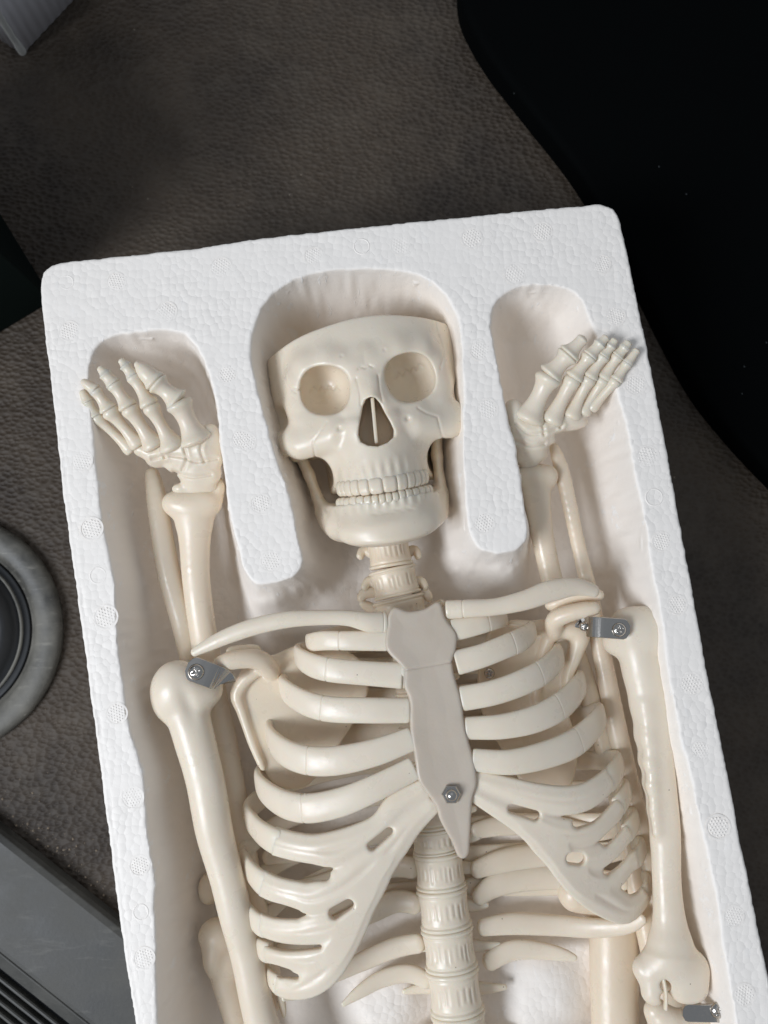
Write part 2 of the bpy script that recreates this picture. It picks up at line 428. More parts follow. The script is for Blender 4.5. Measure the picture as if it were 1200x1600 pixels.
def bumpd(px, py, z, r, target, p=2):
    global D
    c = P(px, py, z); g = np.exp(-(((GX-c[0])**2+(GY-c[1])**2)/r**2)**(p/2)); D = D*(1-g)+target*g
bumpd(425, 940, -60, 62, 95); bumpd(785, 895, -60, 66, 80); bumpd(500, 930, -90, 50, 150); bumpd(715, 890, -90, 50, 140)
bumpd(595, 1565, -150, 75, 150, 3); bumpd(850, 1575, -150, 75, 152, 3); bumpd(215, 560, -60, 60, 150); bumpd(840, 500, -60, 70, 130)
bumpd(600, 1240, -150, 200, 200)
D = D + 9*vnoise(GX, GY, 60, 5) + 2*vnoise(GX, GY, 22, 6)
t_ = np.clip(SDc/62.0, 0, 1)
H = -D*(1-(1-t_)**2.4)
H = np.where(SDc > 0, H, 0)
H = H + .9*vnoise(GX, GY, 24, 8)*(SDc < 0)
H = H - 1.3*np.exp(-((SDo+8)/2.0)**2)*(GX < -120)*(SDc < 0)*np.clip((330-GY)/30, 0, 1)
gx, gy = np.gradient(H, h0); SL = np.sqrt(1+gx**2+gy**2)
from functools import partial
def lut(A, X, Y):
    x = np.clip((X-lo[0])/h0, 0, nx-1.001); y = np.clip((Y-lo[1])/h0, 0, ny-1.001)
    i = x.astype(int); j = y.astype(int); fx = x-i; fy = y-j
    return (A[i, j]*(1-fx)+A[i+1, j]*fx)*(1-fy)+(A[i, j+1]*(1-fx)+A[i+1, j+1]*fx)*fy
def f_tray(X, Y, Z):
    a = (Z-lut(H, X, Y))/lut(SL, X, Y)
    b = lut(SDo, X, Y) + np.clip(1.2*np.sin((Z+300)/7), 0, 2)
    return np.maximum(smax(a, b, 5), -298-Z)
tray = empty('foam_tray', P(600, 1000, -300), 'white expanded foam tray moulded around the plastic skeleton', 'foam tray')
# top and walls as nets, flat underside closes it
V, Q = nets(f_tray, (lo[0], lo[1], -301.5), (hi[0], hi[1], 8), 2.6)
tray_body = mesh('tray_body', V, Q, M['foam'], tray)
def vent_mesh(kind):
    mb = MB()
    n = 28; R = 17 if kind else 12.5
    prof = [(-1.5, -1.0), (-.8, .5), (0, .75), (.8, .5), (1.5, -1.0)]
    V = []; Fc = []
    for i in range(n):
        a = 2*math.pi*i/n
        for d, z in prof: V.append(((R+d*.9)*math.cos(a), (R+d*.9)*math.sin(a), z*(.04 if kind else .45)))
    for i in range(n):
        for j in range(4): p = i*5+j; q = ((i+1) % n)*5+j; Fc.append((p, q, q+1, p+1))
    mb.add(V, Fc)
    if kind:
        for a in range(-3, 4):
            for b in range(-3, 4):
                x = (a+.5*(b % 2))*4.6; y = b*4.2
                if math.hypot(x, y) < 14:
                    V = [(x, y, .6)]; Fc = []
                    for i in range(6):
                        t = math.pi*i/3; V.append((x+1.6*math.cos(t), y+1.6*math.sin(t), -.6)); V.append((x+1.0*math.cos(t), y+1.0*math.sin(t), .35))
                    for i in range(6):
                        p = 1+2*i; q = 1+2*((i+1) % 6); Fc.append((p, q, q+1, p+1)); Fc.append((0, p+1, q+1))
                    mb.add(V, Fc)
    return mb
vents = [(182, 440), (345, 417), (260, 487), (490, 400), (627, 382), (737, 372), (847, 362), (805, 427), (940, 412), (962, 494), (407, 787), (385, 690), (423, 877), (750, 547), (761, 640), (756, 817),
         (355, 585), (108, 517), (128, 720), (143, 826), (377, 687), (993, 601), (1012, 714), (1034, 846), (165, 964), (182, 1115), (207, 1246), (218, 1352), (225, 1497), (1058, 945), (1080, 1069), (1095, 1173), (1122, 1292), (1147, 1432), (1163, 1555)]
rings = [(104, 441), (565, 385), (153, 899), (220, 1425), (1022, 777)]
protos = {}
for kind, lst in ((1, vents), (0, rings)):
    for px, py in lst:
        c = P(px, py, 0); z = float(lut(H, np.array([c[0]]), np.array([c[1]]))[0])
        if kind not in protos:
            o = vent_mesh(kind).build('vent_mark' if kind else 'ejector_mark', M['foam'], None); protos[kind] = o
            for v in o.data.vertices: pass
        else:
            o = protos[kind].copy(); C.objects.link(o)
        o.parent = tray
        o.location = (Vector((c[0], c[1], z+.2)) - Vector(list(tray['base'])))*S
        o.rotation_euler = (0, 0, random.uniform(0, 6)); s_ = random.uniform(.88, 1.08); o.scale = (s_, s_, random.uniform(.45, 1.1))

# ------------------------------------------------------------------ skeleton
sk = empty('model_skeleton', P(690, 1200, -215), 'small cream plastic model skeleton lying face up in the white foam tray', 'model skeleton')
BN, BN2 = M['bone'], M['bone2']
A8 = math.radians(8.5)
def face2px(V):
    x, y = V[:, 0], V[:, 1]
    px = 574 + x*math.cos(A8) - y*math.sin(A8); py = 597 - (x*math.sin(A8)+y*math.cos(A8))
    return P(px, py, V[:, 2])
def f_skull(X, Y, Z):
    ax = np.abs(X)
    d = ell(X, Y, Z, (0, 5, -150), (157, 185, 163), 2.6)
    # flatten the temples
    tmp = (ax-118)*.80+(Z+30)*.60
    d = smax(d, (ax*.80+(Z)*.6)-91-.04*Y, 20)
    # brow, orbit rims, nose bridge
    d = smin(d, chain(ax, Y, Z, [(18, 30, 2, 14), (55, 44, -2, 13), (92, 40, -12, 13), (110, 18, -24, 12), (111, -20, -30, 12), (108, -46, -26, 14)], 8), 24)
    d = smin(d, chain(ax, Y, Z, [(108, -46, -28, 13), (70, -50, -6, 12), (38, -42, 4, 11), (26, -10, 4, 12), (20, 28, 4, 14)], 8), 12)
    d = smin(d, chain(X, Y, Z, [(0, 40, -2, 18), (2, 5, 12, 13), (4, -24, 26, 9)], 8), 16)
    d = smin(d, cap(ax, Y, Z, (8, -10, 12), (38, -95, 12), 12, 14), 14)
    # maxilla
    r_ = np.sqrt((X/76)**2+((Z+62)/98)**2)
    mx = smax((r_-1)*76, np.abs(Y+108)-50, 8)
    d = smin(d, mx, 16)
    d = smin(d, cap(ax, Y, Z, (62, -70, -8), (112, -78, -30), 26, 24), 14)
    # zygoma and arch
    d = smin(d, _ell(ax, Y, Z, (116, -76, -34), (32, 28, 22)), 12)
    d = smin(d, chain(ax, Y, Z, [(120, -76, -40, 22), (146, -76, -66, 20), (150, -68, -120, 13), (145, -60, -180, 12)], 8, ), 10)
    # notch under the cheek bone and temporal hollow
    d = smax(d, -_ell(ax, Y, Z, (100, -134, -70), (27, 32, 90)), 6)
    d = smax(d, -_ell(ax, Y, Z, (150, -34, -60), (18, 18, 26)), 10)
    # the underside: clear space below the cheeks
    d = smax(d, -box(ax, Y, Z, (150, -170, -120), (66, 62, 160), 12), 6)
    # orbits
    ex = ax-67; ey = Y+2
    ca, sa = math.cos(-.16), math.sin(-.16)
    ox = ex*ca-ey*sa; oy = ex*sa+ey*ca
    q = (np.abs(ox/38.5)**2.3+np.abs(oy/38.5)**2.3)**(1/2.3)
    zz = np.clip((Z+12)/-50, 0, 2)
    orb = (np.sqrt(q**2 + np.where(Z < -12, zz, 0)**2)-1)*36
    d = smax(d, -orb, 5)
    # pear shaped nasal opening
    cx = X-1.5
    wN = np.interp(-Y, [21, 26, 36, 52, 68, 80, 91, 98, 103], [-6, 8, 14.5, 19.5, 25, 27.5, 25, 15, -6])
    nas = smax(np.maximum(np.abs(cx)-wN, 0) + np.minimum(np.abs(cx)-wN, 0)*.8, -(Z+34), 6)
    d = smax(d, -nas*.85, 3.5)
    # canine hollow, root ridges over the teeth
    d = smax(d, -_ell(ax, Y, Z, (56, -96, 50), (24, 26, 32)), 18)
    rid = .8*np.cos(X/15*2*math.pi)*np.clip(1-np.abs(Y+138)/20, 0, 1)*(Z > -60)
    d = d - rid
    # foramina and sutures
    for fx, fy, fr, fd in ((54, -66, 4.2, 3.2), (34, 46, 2.6, 1.6)): d = d + fd*np.exp(-((ax-fx)**2+(Y-fy)**2)/fr**2)*(Z > -60) - fd*.45*np.exp(-((ax-fx)**2+(Y-fy-1)**2)/(fr*2.2)**2)*(Z > -60)
    def gr(pts, r=1.3):
        nonlocal d
        g = None
        for a, b in zip(pts[:-1], pts[1:]):
            wx, wy = b[0]-a[0], b[1]-a[1]; L = wx*wx+wy*wy
            t = np.clip(((X-a[0])*wx+(Y-a[1])*wy)/L, 0, 1)
            e = np.sqrt((X-a[0]-t*wx)**2+(Y-a[1]-t*wy)**2)
            g = e if g is None else np.minimum(g, e)
        # shallow groove that follows the surface
        d = d + 1.5*np.exp(-(g/1.5)**2)*(Z > -80)
    gr([(-72, -52), (-84, -66), (-98, -80), (-98, -106)]); gr([(72, -52), (84, -62), (100, -70), (104, -106)])
    gr([(-131, 92), (-124, 60), (-128, 30), (-118, 4), (-112, 0)]); gr([(118, 92), (120, 60), (126, 30), (116, 4)])
    gr([(-116, 6), (-106, 4)]); gr([(-12, 22), (-6, 25), (0, 22), (6, 26), (12, 22)])
    gr([(-16, 8), (-14, -18), (-16, -34)]); gr([(18, 8), (17, -18), (19, -34)])
    # zigzag sutures at the back of each orbit
    for sx in (-1, 1):
        zz = [(sx*67-24+i*6, 2+(3 if i % 2 else -3)+(i*1.5 if sx > 0 else -i*.6)) for i in range(9)]
        gr(zz)
    d = smax(d, Y-101+ .0011*X*X+1e-5*np.abs(X)**3*.5-.02*X, 2.5)
    # hollow brain case seen from the cut
    d = smax(d, -_ell(X, Y, Z, (0, 70, -160), (132, 62, 118)), 4)
    # soft modelling unevenness
    d = d + .9*np.sin(X*.045+1)*np.sin(Y*.05+.4*np.cos(X*.03))
    return d
V, Q = nets(f_skull, (-166, -166, -235), (166, 112, 48), 1.7)
skull = mesh('skull', face2px(V), Q, BN, sk)
def f_sept(X, Y, Z): return box(X-(2+(Y+60)*.055), Y, Z, (0, -61, -6), (2.8, 36, 24), 1.5)
V, Q = nets(f_sept, (-12, -104, -36), (14, -20, 26), 1.2); mesh('nasal_septum', face2px(V), Q, M['tooth'], skull)

def tooth_row(parent, yt, yb, rx, rz, zc, widths, dip):
    # teeth laid on an elliptical arch
    tot = sum(widths); ang = -tot/2
    ts = []
    tt = np.linspace(-math.pi/2, math.pi/2, 400); ex = rx*np.sin(tt); ez = zc+rz*np.cos(tt)
    L = np.concatenate([[0], np.cumsum(np.hypot(np.diff(ex), np.diff(ez)))]); L -= L[200]
    acc = -tot/2
    for wd in widths:
        m = acc+wd/2; acc += wd
        x = np.interp(m, L, ex); z = np.interp(m, L, ez); a = np.interp(m, L, tt)
        nx_, nz_ = math.sin(a)/rx, math.cos(a)/rz; ln = math.hypot(nx_, nz_); nx_, nz_ = nx_/ln, nz_/ln
        y0 = yt - dip*(1-(x/rx)**2)*.5; y1 = yb - dip*(1-(x/rx)**2) + random.uniform(-.8, .8)
        hy = abs(y0-y1)/2; cy = (y0+y1)/2
        def f(X, Y, Z, x=x, z=z, nx_=nx_, nz_=nz_, hy=hy, cy=cy, wd=wd):
            u = (X-x)*nz_-(Z-z)*nx_; v = (X-x)*nx_+(Z-z)*nz_
            tp = 1+.12*np.clip((Y-cy)/hy, -1, 1)*(-1 if yt > yb else 1)
            bul = np.clip(1-((Y-cy)/hy)**2, 0, 1)
            q = (np.abs(u/(wd*.56))**4.5+np.abs((Y-cy)/hy)**3.4+np.abs(v/(6.5+1.5*bul))**2.6)**(1/3.2)
            return (q-1)*5
        R = wd*.5+8
        V, Q = nets(f, (x-R, cy-hy-3, z-R), (x+R, cy+hy+3, z+R), 1.15)
        mesh('tooth', face2px(V), Q, M['tooth'], parent)
tooth_row(skull, -146, -170, 73, 94, -62, [13, 13, 14, 15, 17, 21, 21, 17, 15, 14, 13, 13], 5)

def f_mand(X, Y, Z):
    ax = np.abs(X)
    r_ = np.sqrt((X/86)**2+((Z+66)/97)**2)
    yb = 213+.0*X
    # the body: a curved wall under the teeth
    wall = np.abs((r_-1)*86+7)-(10+ .10*np.clip(-(Y+190), 0, 60))
    lowy = -254+5*(ax/51)**2+17*(ax/99)**4
    d = smax(smax(wall, -(Y-lowy), 9), Y+184, 5)
    d = smax(d, -(Z+75), 10)
    a7 = np.abs(X+5+.09*np.clip(Y+190, 0, 100))
    d = smin(d, chain(a7, Y, Z, [(70, -214, -50, 25), (78, -206, -80, 22), (90, -192, -100, 15)], 8, (1, 1, 1.7)), 16)
    d = smin(d, chain(a7, Y, Z, [(91, -196, -96, 12), (96, -168, -104, 11), (101, -130, -112, 11), (108, -95, -118, 13)], 6, (.75, 1, 2.6)), 12)
    d = smin(d, _ell(X, Y, Z, (0, -228, 4), (74, 24, 30)), 22)
    d = smax(d, -_ell(X, Y, Z, (0, -200, 52), (64, 12, 17)), 18)
    # little scuffs on the chin
    for k in range(14):
        a = k*9-50
        d = d+.8*np.exp(-(((X-a*.55-8)*.5)**2+(Y+205+3*math.sin(k*2.3))**2)/7)
    d = d - 1.0*np.cos(X/14*2*math.pi)*np.clip(1-np.abs(Y+190)/12, 0, 1)*(Z > -60)
    return d
V, Q = nets(f_mand, (-136, -262, -175), (136, -80, 45), 1.8)
mand = mesh('mandible', face2px(V), Q, BN, sk)
tooth_row(mand, -190, -171, 75, 89, -62, [12, 13, 14, 14, 13, 12, 11, 10, 10, 10, 11, 12, 13, 14, 14, 13], 4)

# ---- spine
def vertebra(pa, pb, z, r, neck=False, slits=True):
    a = P(pa[0], pa[1], z); b = P(pb[0], pb[1], z); R = r*float(SCL(pa[0], pa[1], z))
    ax = (b-a); L = np.linalg.norm(ax); ax /= L; U = np.cross(ax, [0, 0, 1.0]); U /= np.linalg.norm(U); N = np.cross(U, ax)
    n = 96; hs = np.concatenate([np.linspace(0, .14, 8), np.linspace(.17, .83, 26), np.linspace(.86, 1, 8)])
    V = []
    th = np.linspace(0, 2*math.pi, n, endpoint=False)
    ph = random.uniform(0, 6)
    for h in hs:
        prof = 1.0 - .075*math.sin(math.pi*h)**1.2 + .035*(math.exp(-((h-.07)/.035)**2)+math.exp(-((h-.93)/.035)**2)) - .05*math.exp(-((h-.125)/.02)**2)- .05*math.exp(-((h-.875)/.02)**2)
        if h < .02 or h > .98: prof -= .06
        rr = np.full(n, prof)
        if slits and .2 < h < .8:
            s_ = np.cos(th*27+ph+1.1*np.sin(3*th+ph))
            e = np.clip((h-.22-.1*np.abs(np.sin(th*5+ph)))/.08, 0, 1)*np.clip((.8-.12*np.abs(np.sin(th*4+2*ph))-h)/.08, 0, 1)
            rr -= .055*np.clip(s_-.55, 0, 1)/.45*e
        V.append(a+ax*L*h + (R*rr*np.cos(th))[:, None]*U + (R*.85*rr*np.sin(th))[:, None]*N)
    V = np.concatenate(V); Fc = []
    for i in range(len(hs)-1):
        for j in range(n): p = i*n+j; q = i*n+(j+1) % n; Fc.append((p, q, q+n, p+n))
    Fc.append(tuple(reversed(range(n)))); Fc.append(tuple(range((len(hs)-1)*n, len(hs)*n)))
    vo = mesh('vertebra', V, Fc, BN if not neck else BN2, sk)
    return vo
spine = [(640, 985), (646, 1035), (652, 1085), (658, 1138), (665, 1190), (672, 1242), (679, 1292), (684, 1330), (690, 1386), (698, 1448), (706, 1512), (715, 1580), (724, 1650)]
for i in range(len(spine)-1):
    a, b = spine[i], spine[i+1]
    vo = vertebra(a, b, -125 if i > 1 else -110, 33+i*.85)
    # short transverse spurs either side
    for sg in (-1, 1):
        x, y = (a[0]+b[0])/2, (a[1]+b[1])/2
        V, Fc = tube([(x+sg*22, y-4, -150, 12), (x+sg*50, y-2, -152, 9), (x+sg*(70 if i < 9 else 82), y+sg*-4, -150, 4)], ratio=.7, n=12); mesh('transverse_process', V, Fc, BN, vo)
neck = [((600, 800), (604, 838), 31), ((604, 838), (612, 886), 34), ((612, 888), (622, 932), 37), ((622, 934), (634, 985), 41)]
for i, (a, b, r) in enumerate(neck):
    vo = vertebra(a, b, -70-8*i, r, True)
    x, y = (a[0]+b[0])/2, (a[1]+b[1])/2
    for sg in (-1, 1):
        pts = [(x+sg*20, y+6, -90, 9), (x+sg*(40), y-2, -90, 8), (x+sg*(44+3*i), y+12, -84, 6)] if i < 3 else [(x+sg*24, y+2, -100, 9), (x+sg*50, y-10, -98, 9), (x+sg*66, y-20, -92, 5)]
        V, Fc = tube(pts, ratio=.8, n=12); mesh('transverse_process', V, Fc, BN2, vo)
        if i == 2:
            V, Fc = tube([(x+sg*26, y+14, -96, 8), (x+sg*48, y+18, -92, 9), (x+sg*56, y+30, -90, 5)], ratio=.8, n=12); mesh('transverse_process', V, Fc, BN2, vo)

# ---- ribs.  front path px/py/z/r from the breastbone round to the spine
def rib(front, spx, spy, spn, drop=70, rb=17, seams=()):
    # front: list of (px,py,z,r); last is where it turns under; spn: (px,py) at the spine
    lx, ly, lz, lr = front[-1]
    front = [(a, b, c, r*1.09) for a, b, c, r in front]; m = list(front)
    x1 = lx+(spn[0]-lx)*.16; m.append((x1, ly+(spn[1]-ly)*.42, -145, lr*.95))
    m.append((lx+(spn[0]-lx)*.5, ly+(spn[1]-ly)*.80, -178, rb*.95)); m.append((spn[0], spn[1], -160, rb*.8))
    return tube_obj('rib', m, BN, sk, ratio=.42, seams=seams, n=26, step=4, caps=('flat', 'round'), power=2.5)
LZ = lambda k: None
left = [
 ([(606, 1001, -6, 15), (570, 1001, -6, 14.5), (535, 1001, -10, 14), (505, 1001, -22, 14), (484, 1004, -45, 13)], (628, 985), [(530, 1001, -10)]),
 ([(634, 1056, -2, 19), (571, 1052, -2, 17.5), (512, 1046, -12, 17.5), (484, 1038, -30, 17), (466, 1024, -65, 15)], (632, 1000), [(512, 1046, -12)]),
 ([(640, 1110, 0, 18), (575, 1110, 2, 18.5), (508, 1107, -12, 18.5), (468, 1094, -35, 18), (443, 1072, -78, 16)], (640, 1040), [(503, 1107, -12)]),
 ([(645, 1154, 2, 17), (585, 1176, 6, 19.5), (520, 1189, 0, 21), (475, 1187, -15, 21), (439, 1171, -45, 20), (422, 1143, -88, 16)], (648, 1085), [(483, 1187, -13)]),
 ([(648, 1200, 4, 17), (580, 1234, 8, 19), (530, 1254, 2, 20.5), (475, 1263, -14, 21), (432, 1250, -45, 20), (405, 1218, -92, 16)], (655, 1135), [(473, 1263, -14)]),
]
for fr, sp_, sm in left: rib(fr, 0, 0, sp_, seams=sm)
right = [
 ([(706, 985, -6, 16), (735, 979, -6, 15), (765, 971, -14, 14), (788, 967, -45, 11)], (660, 985), [(762, 972, -13)]),
 ([(712, 1036, -2, 18), (752, 1025, -2, 17), (790, 1010, -12, 17), (815, 999, -30, 17), (832, 985, -65, 14)], (668, 1000), [(801, 1005, -18)]),
 ([(720, 1092, 0, 18), (772, 1082, 2, 18), (817, 1066, -8, 18.5), (852, 1047, -32, 18.5), (874, 1022, -78, 16)], (676, 1040), [(840, 1055, -22)]),
 ([(727, 1138, 2, 16), (786, 1135, 5, 18), (840, 1122, -6, 19.5), (882, 1098, -35, 20), (908, 1064, -88, 16)], (684, 1085), [(870, 1106, -26)]),
 ([(738, 1187, 4, 16), (795, 1191, 7, 18), (850, 1180, -4, 19.5), (902, 1158, -32, 20), (939, 1115, -92, 16)], (690, 1135), [(902, 1158, -32)]),
]
for fr, sp_, sm in right: rib(fr, 0, 0, sp_, seams=sm)
# lower ribs: bony part from the seam on
left_low = [
 ([(457, 1322, -14, 20.5), (427, 1313, -32, 20), (401, 1294, -65, 18), (388, 1268, -100, 16)], (662, 1185)),
 ([(434, 1389, -18, 20), (408, 1378, -42, 19.5), (388, 1355, -75, 17), (382, 1332, -110, 15)], (668, 1235)),
 ([(430, 1455, -22, 17.5), (405, 1444, -48, 17), (387, 1422, -82, 15), (384, 1398, -115, 14)], (675, 1290)),
 ([(432, 1493, -36, 16.5), (412, 1486, -56, 16), (401, 1473, -88, 13), (400, 1455, -115, 12)], (682, 1335)),
 ([(448, 1545, -44, 17), (430, 1536, -62, 15), (418, 1518, -92, 12), (420, 1500, -118, 11)], (690, 1385)),
]
right_low = [
 ([(938, 1233, -18, 20), (955, 1215, -50, 18), (967, 1190, -95, 15)], (700, 1185)),
 ([(956, 1272, -30, 17), (970, 1254, -58, 16), (979, 1232, -95, 14)], (706, 1235)),
 ([(970, 1312, -42, 15.5), (984, 1296, -68, 15), (992, 1276, -100, 13)], (712, 1290)),
 ([(982, 1348, -55, 14), (996, 1340, -78, 14), (1003, 1320, -106, 12)], (718, 1335)),
 ([(1000, 1404, -70, 14), (1010, 1392, -92, 12), (1010, 1372, -115, 11)], (724, 1385)),
]
def wpts(pts): # px points -> world with scaled radii
    out = []
    for p in pts: out.append((*P(*p[:3]), p[3]*float(SCL(*p[:3]))))
    return out
def dense(pts, st=8):
    q = catmull(np.array(pts, float), step=st); return q
def cartilage(tubes, holes, lows, name='costal_cartilage'):
    """one curved sheet that follows the barrel of the chest, fused from the rib lines, with slots"""
    T = [dense(wpts(list(t)+[fr[1]]), 8) for t, (fr, _) in zip(tubes, lows)]; Hh = [dense(wpts(t), 10) for t in holes]
    SM = []
    for fr, _ in lows:
        a, b = P(*fr[0][:3])[:2], P(*fr[1][:3])[:2]; u_ = (b-a)/np.linalg.norm(b-a); SM.append((a, u_, fr[0][3]*1.3))
    allp = np.concatenate(T); fit = np.concatenate([allp[:, :3]]+[np.array([P(*fr[1][:3]), P(*fr[2][:3])*[1, 1, .85]]) for fr, _ in lows])
    c = fit[:, :2].mean(0); u = (fit[:, 0]-c[0])/100; v = (fit[:, 1]-c[1])/100
    bas = lambda u, v: [u*0+1, u, v, u*u, u*v, v*v, u**3, u*u*v, u*v*v, v**3]
    K = np.linalg.lstsq(np.stack(bas(u, v), 1), fit[:, 2], rcond=None)[0]
    zs = lambda X, Y: sum(k*b for k, b in zip(K, bas((X-c[0])/100, (Y-c[1])/100)))
    def seg(X, Y, a, b):
        wx, wy = b[0]-a[0], b[1]-a[1]; L = wx*wx+wy*wy+1e-9
        t = np.clip(((X-a[0])*wx+(Y-a[1])*wy)/L, 0, 1)
        return np.sqrt((X-a[0]-t*wx)**2+(Y-a[1]-t*wy)**2)-(a[3]+(b[3]-a[3])*t)*1.07
    def f(X, Y, Z):
        d = None; rg = 0
        for t in T:
            e = None
            for a, b in zip(t[:-1], t[1:]):
                g = seg(X, Y, a, b); e = g if e is None else np.minimum(e, g)
            n_ = t[-1, :2]-t[-2, :2]; n_ = n_/np.linalg.norm(n_)
            pl = (X-t[-1, 0])*n_[0]+(Y-t[-1, 1])*n_[1]+.6
            rg = rg+np.exp(-((e+17)/9)**2)
            e = np.maximum(e, np.where(e < 30, pl, e))
            d = e if d is None else smin(d, e, 8)
        for t in Hh:
            e = None
            for a, b in zip(t[:-1], t[1:]):
                g = seg(X, Y, a, b); e = g if e is None else np.minimum(e, g)
            d = smax(d, -e, 4)
        z0 = zs(X, Y); gx = (zs(X+2, Y)-z0)/2; gy = (zs(X, Y+2)-z0)/2
        h = (Z-z0)/np.sqrt(1+gx*gx+gy*gy)
        gv = 0
        for a, u_, w_ in SM:
            al = (X-a[0])*u_[0]+(Y-a[1])*u_[1]; ac = np.abs(-(X-a[0])*u_[1]+(Y-a[1])*u_[0])
            gv = gv+0*al
        return smax(d, np.abs(h)-6.4-3.4*np.minimum(rg, 1)+gv, 6)
    lo_ = allp[:, :3].min(0)-allp[:, 3].max()-6; hi_ = allp[:, :3].max(0)+allp[:, 3].max()+6
    V, Q = nets(f, lo_, hi_, 1.9)
    mesh(name, V, Q, BN, sk)
    return zs
def low_ribs(lst, zs):
    for fr, sp_ in lst:
        a, b = np.array(fr[1], float), np.array(fr[0], float)
        def z_at(px, py, z):
            for _ in range(4): w_ = P(px, py, z); z = float(zs(w_[0], w_[1]))
            return z
        e = a-(a-b)*.45; e[2] = z_at(e[0], e[1], e[2])-.5; e[3] = a[3]*.92; a[2] = z_at(a[0], a[1], a[2])
        rib([tuple(e), (a[0], a[1], a[2], a[3]*.97)]+fr[2:], 0, 0, sp_)
zL = cartilage([
 [(658, 1233, -4, 15), (622, 1257, 2, 19), (595, 1289, 2, 18), (560, 1311, 1, 22), (520, 1326, -3, 25), (490, 1326, -7, 21), (457, 1322, -14, 20)],
 [(672, 1261, -4, 13), (638, 1290, 0, 20), (610, 1325, 0, 24), (575, 1354, -1, 28), (530, 1385, -4, 25), (487, 1402, -9, 23), (460, 1397, -14, 21), (434, 1391, -22, 20)],
 [(600, 1345, 0, 20), (570, 1395, -3, 25), (530, 1440, -8, 22), (490, 1452, -13, 22), (460, 1455, -19, 19), (431, 1454, -28, 17.5)],
 [(572, 1390, -3, 20), (556, 1440, -8, 20), (530, 1475, -13, 24), (495, 1498, -19, 23), (465, 1498, -26, 19), (433, 1493, -36, 16)],
 [(548, 1430, -8, 22), (528, 1485, -15, 24), (505, 1515, -22, 26), (478, 1535, -31, 24), (448, 1545, -44, 17)],
], [
 [(582, 1321, 4, 6.5), (608, 1299, 4, 5.5)],
 [(405, 1346, -28, 8), (437, 1356, -28, 9), (480, 1363, -8, 11), (508, 1366, -4, 8)],
 [(400, 1416, -40, 7), (440, 1424, -18, 9), (463, 1429, -10, 6.5)],
 [(524, 1424, -8, 8.5), (545, 1411, -5, 7.5)],
 [(405, 1470, -50, 4), (440, 1474, -50, 3.5), (500, 1478, -14, 3)],
 [(410, 1512, -60, 4), (445, 1522, -40, 5.5), (463, 1526, -30, 4)],
], left_low)
low_ribs(left_low, zL)
zR = cartilage([
 [(745, 1217, -2, 15), (790, 1232, 2, 18), (840, 1245, 0, 20), (885, 1250, -8, 21), (915, 1245, -16, 20.5), (937, 1234, -25, 20)],
 [(743, 1240, -4, 13), (790, 1266, 0, 18), (835, 1290, -2, 22), (880, 1302, -9, 22), (920, 1298, -22, 20), (955, 1275, -40, 17)],
 [(830, 1288, -2, 22), (862, 1322, -8, 25), (890, 1345, -15, 22), (925, 1342, -27, 20), (950, 1332, -39, 18), (969, 1314, -50, 15.5)],
 [(868, 1320, -8, 24), (888, 1354, -16, 24), (915, 1380, -28, 23), (945, 1376, -44, 19), (966, 1366, -54, 16), (981, 1350, -62, 14)],
 [(885, 1350, -18, 22), (920, 1386, -30, 26), (955, 1410, -48, 24), (980, 1420, -62, 20), (1000, 1410, -74, 15)],
], [
 [(800, 1263, 3, 6), (836, 1274, 2, 7)],
 [(903, 1284, -12, 8.5), (925, 1275, -20, 9), (950, 1254, -32, 7), (965, 1236, -50, 6)],
 [(893, 1340, -14, 8.5), (905, 1342, -16, 8.5)],
 [(946, 1314, -34, 7), (960, 1300, -42, 7.5), (974, 1284, -54, 6), (984, 1264, -60, 5)],
 [(948, 1360, -40, 6), (964, 1347, -50, 6.5), (980, 1331, -60, 5.5), (992, 1312, -70, 5)],
 [(988, 1392, -62, 4.5), (997, 1376, -74, 5), (1006, 1360, -80, 5)],
], right_low)
low_ribs(right_low, zR)
# posterior ribs seen below the cage
post = [
 [(735, 1300, -150, 12), (780, 1290, -160, 16), (850, 1288, -165, 16), (930, 1300, -150, 14), (978, 1290, -130, 12)],
 [(735, 1362, -145, 13), (785, 1345, -158, 18), (860, 1335, -165, 18), (940, 1335, -150, 15), (990, 1325, -130, 12)],
 [(740, 1408, -145, 12), (775, 1382, -158, 19), (830, 1372, -165, 19), (900, 1372, -160, 18), (985, 1378, -130, 13)],
 [(745, 1450, -140, 13), (800, 1443, -148, 17), (870, 1446, -148, 16), (930, 1450, -130, 15), (985, 1446, -100, 11), (1008, 1432, -85, 8)],
 [(755, 1508, -145, 14), (800, 1485, -150, 16), (850, 1486, -148, 13), (885, 1493, -140, 9), (902, 1498, -135, 4)],
 [(668, 1300, -150, 12), (630, 1300, -160, 15), (560, 1310, -165, 15), (480, 1330, -155, 14), (410, 1340, -125, 12)],
 [(656, 1358, -140, 17), (620, 1353, -152, 17), (570, 1362, -160, 17), (490, 1385, -155, 15), (410, 1400, -125, 12)],
 [(660, 1415, -140, 17), (622, 1408, -150, 17), (578, 1424, -158, 18), (510, 1455, -150, 15), (430, 1490, -120, 11)],
 [(664, 1472, -140, 15), (622, 1479, -148, 16), (575, 1498, -150, 15), (530, 1520, -130, 12), (470, 1552, -90, 8), (440, 1560, -70, 5)],
 [(676, 1537, -145, 13), (640, 1521, -148, 14), (596, 1530, -145, 13), (562, 1550, -138, 10), (534, 1571, -132, 3.5)],
]
for p in post: tube_obj('rib', p, BN, sk, ratio=.55, n=22, step=4, power=2.3)

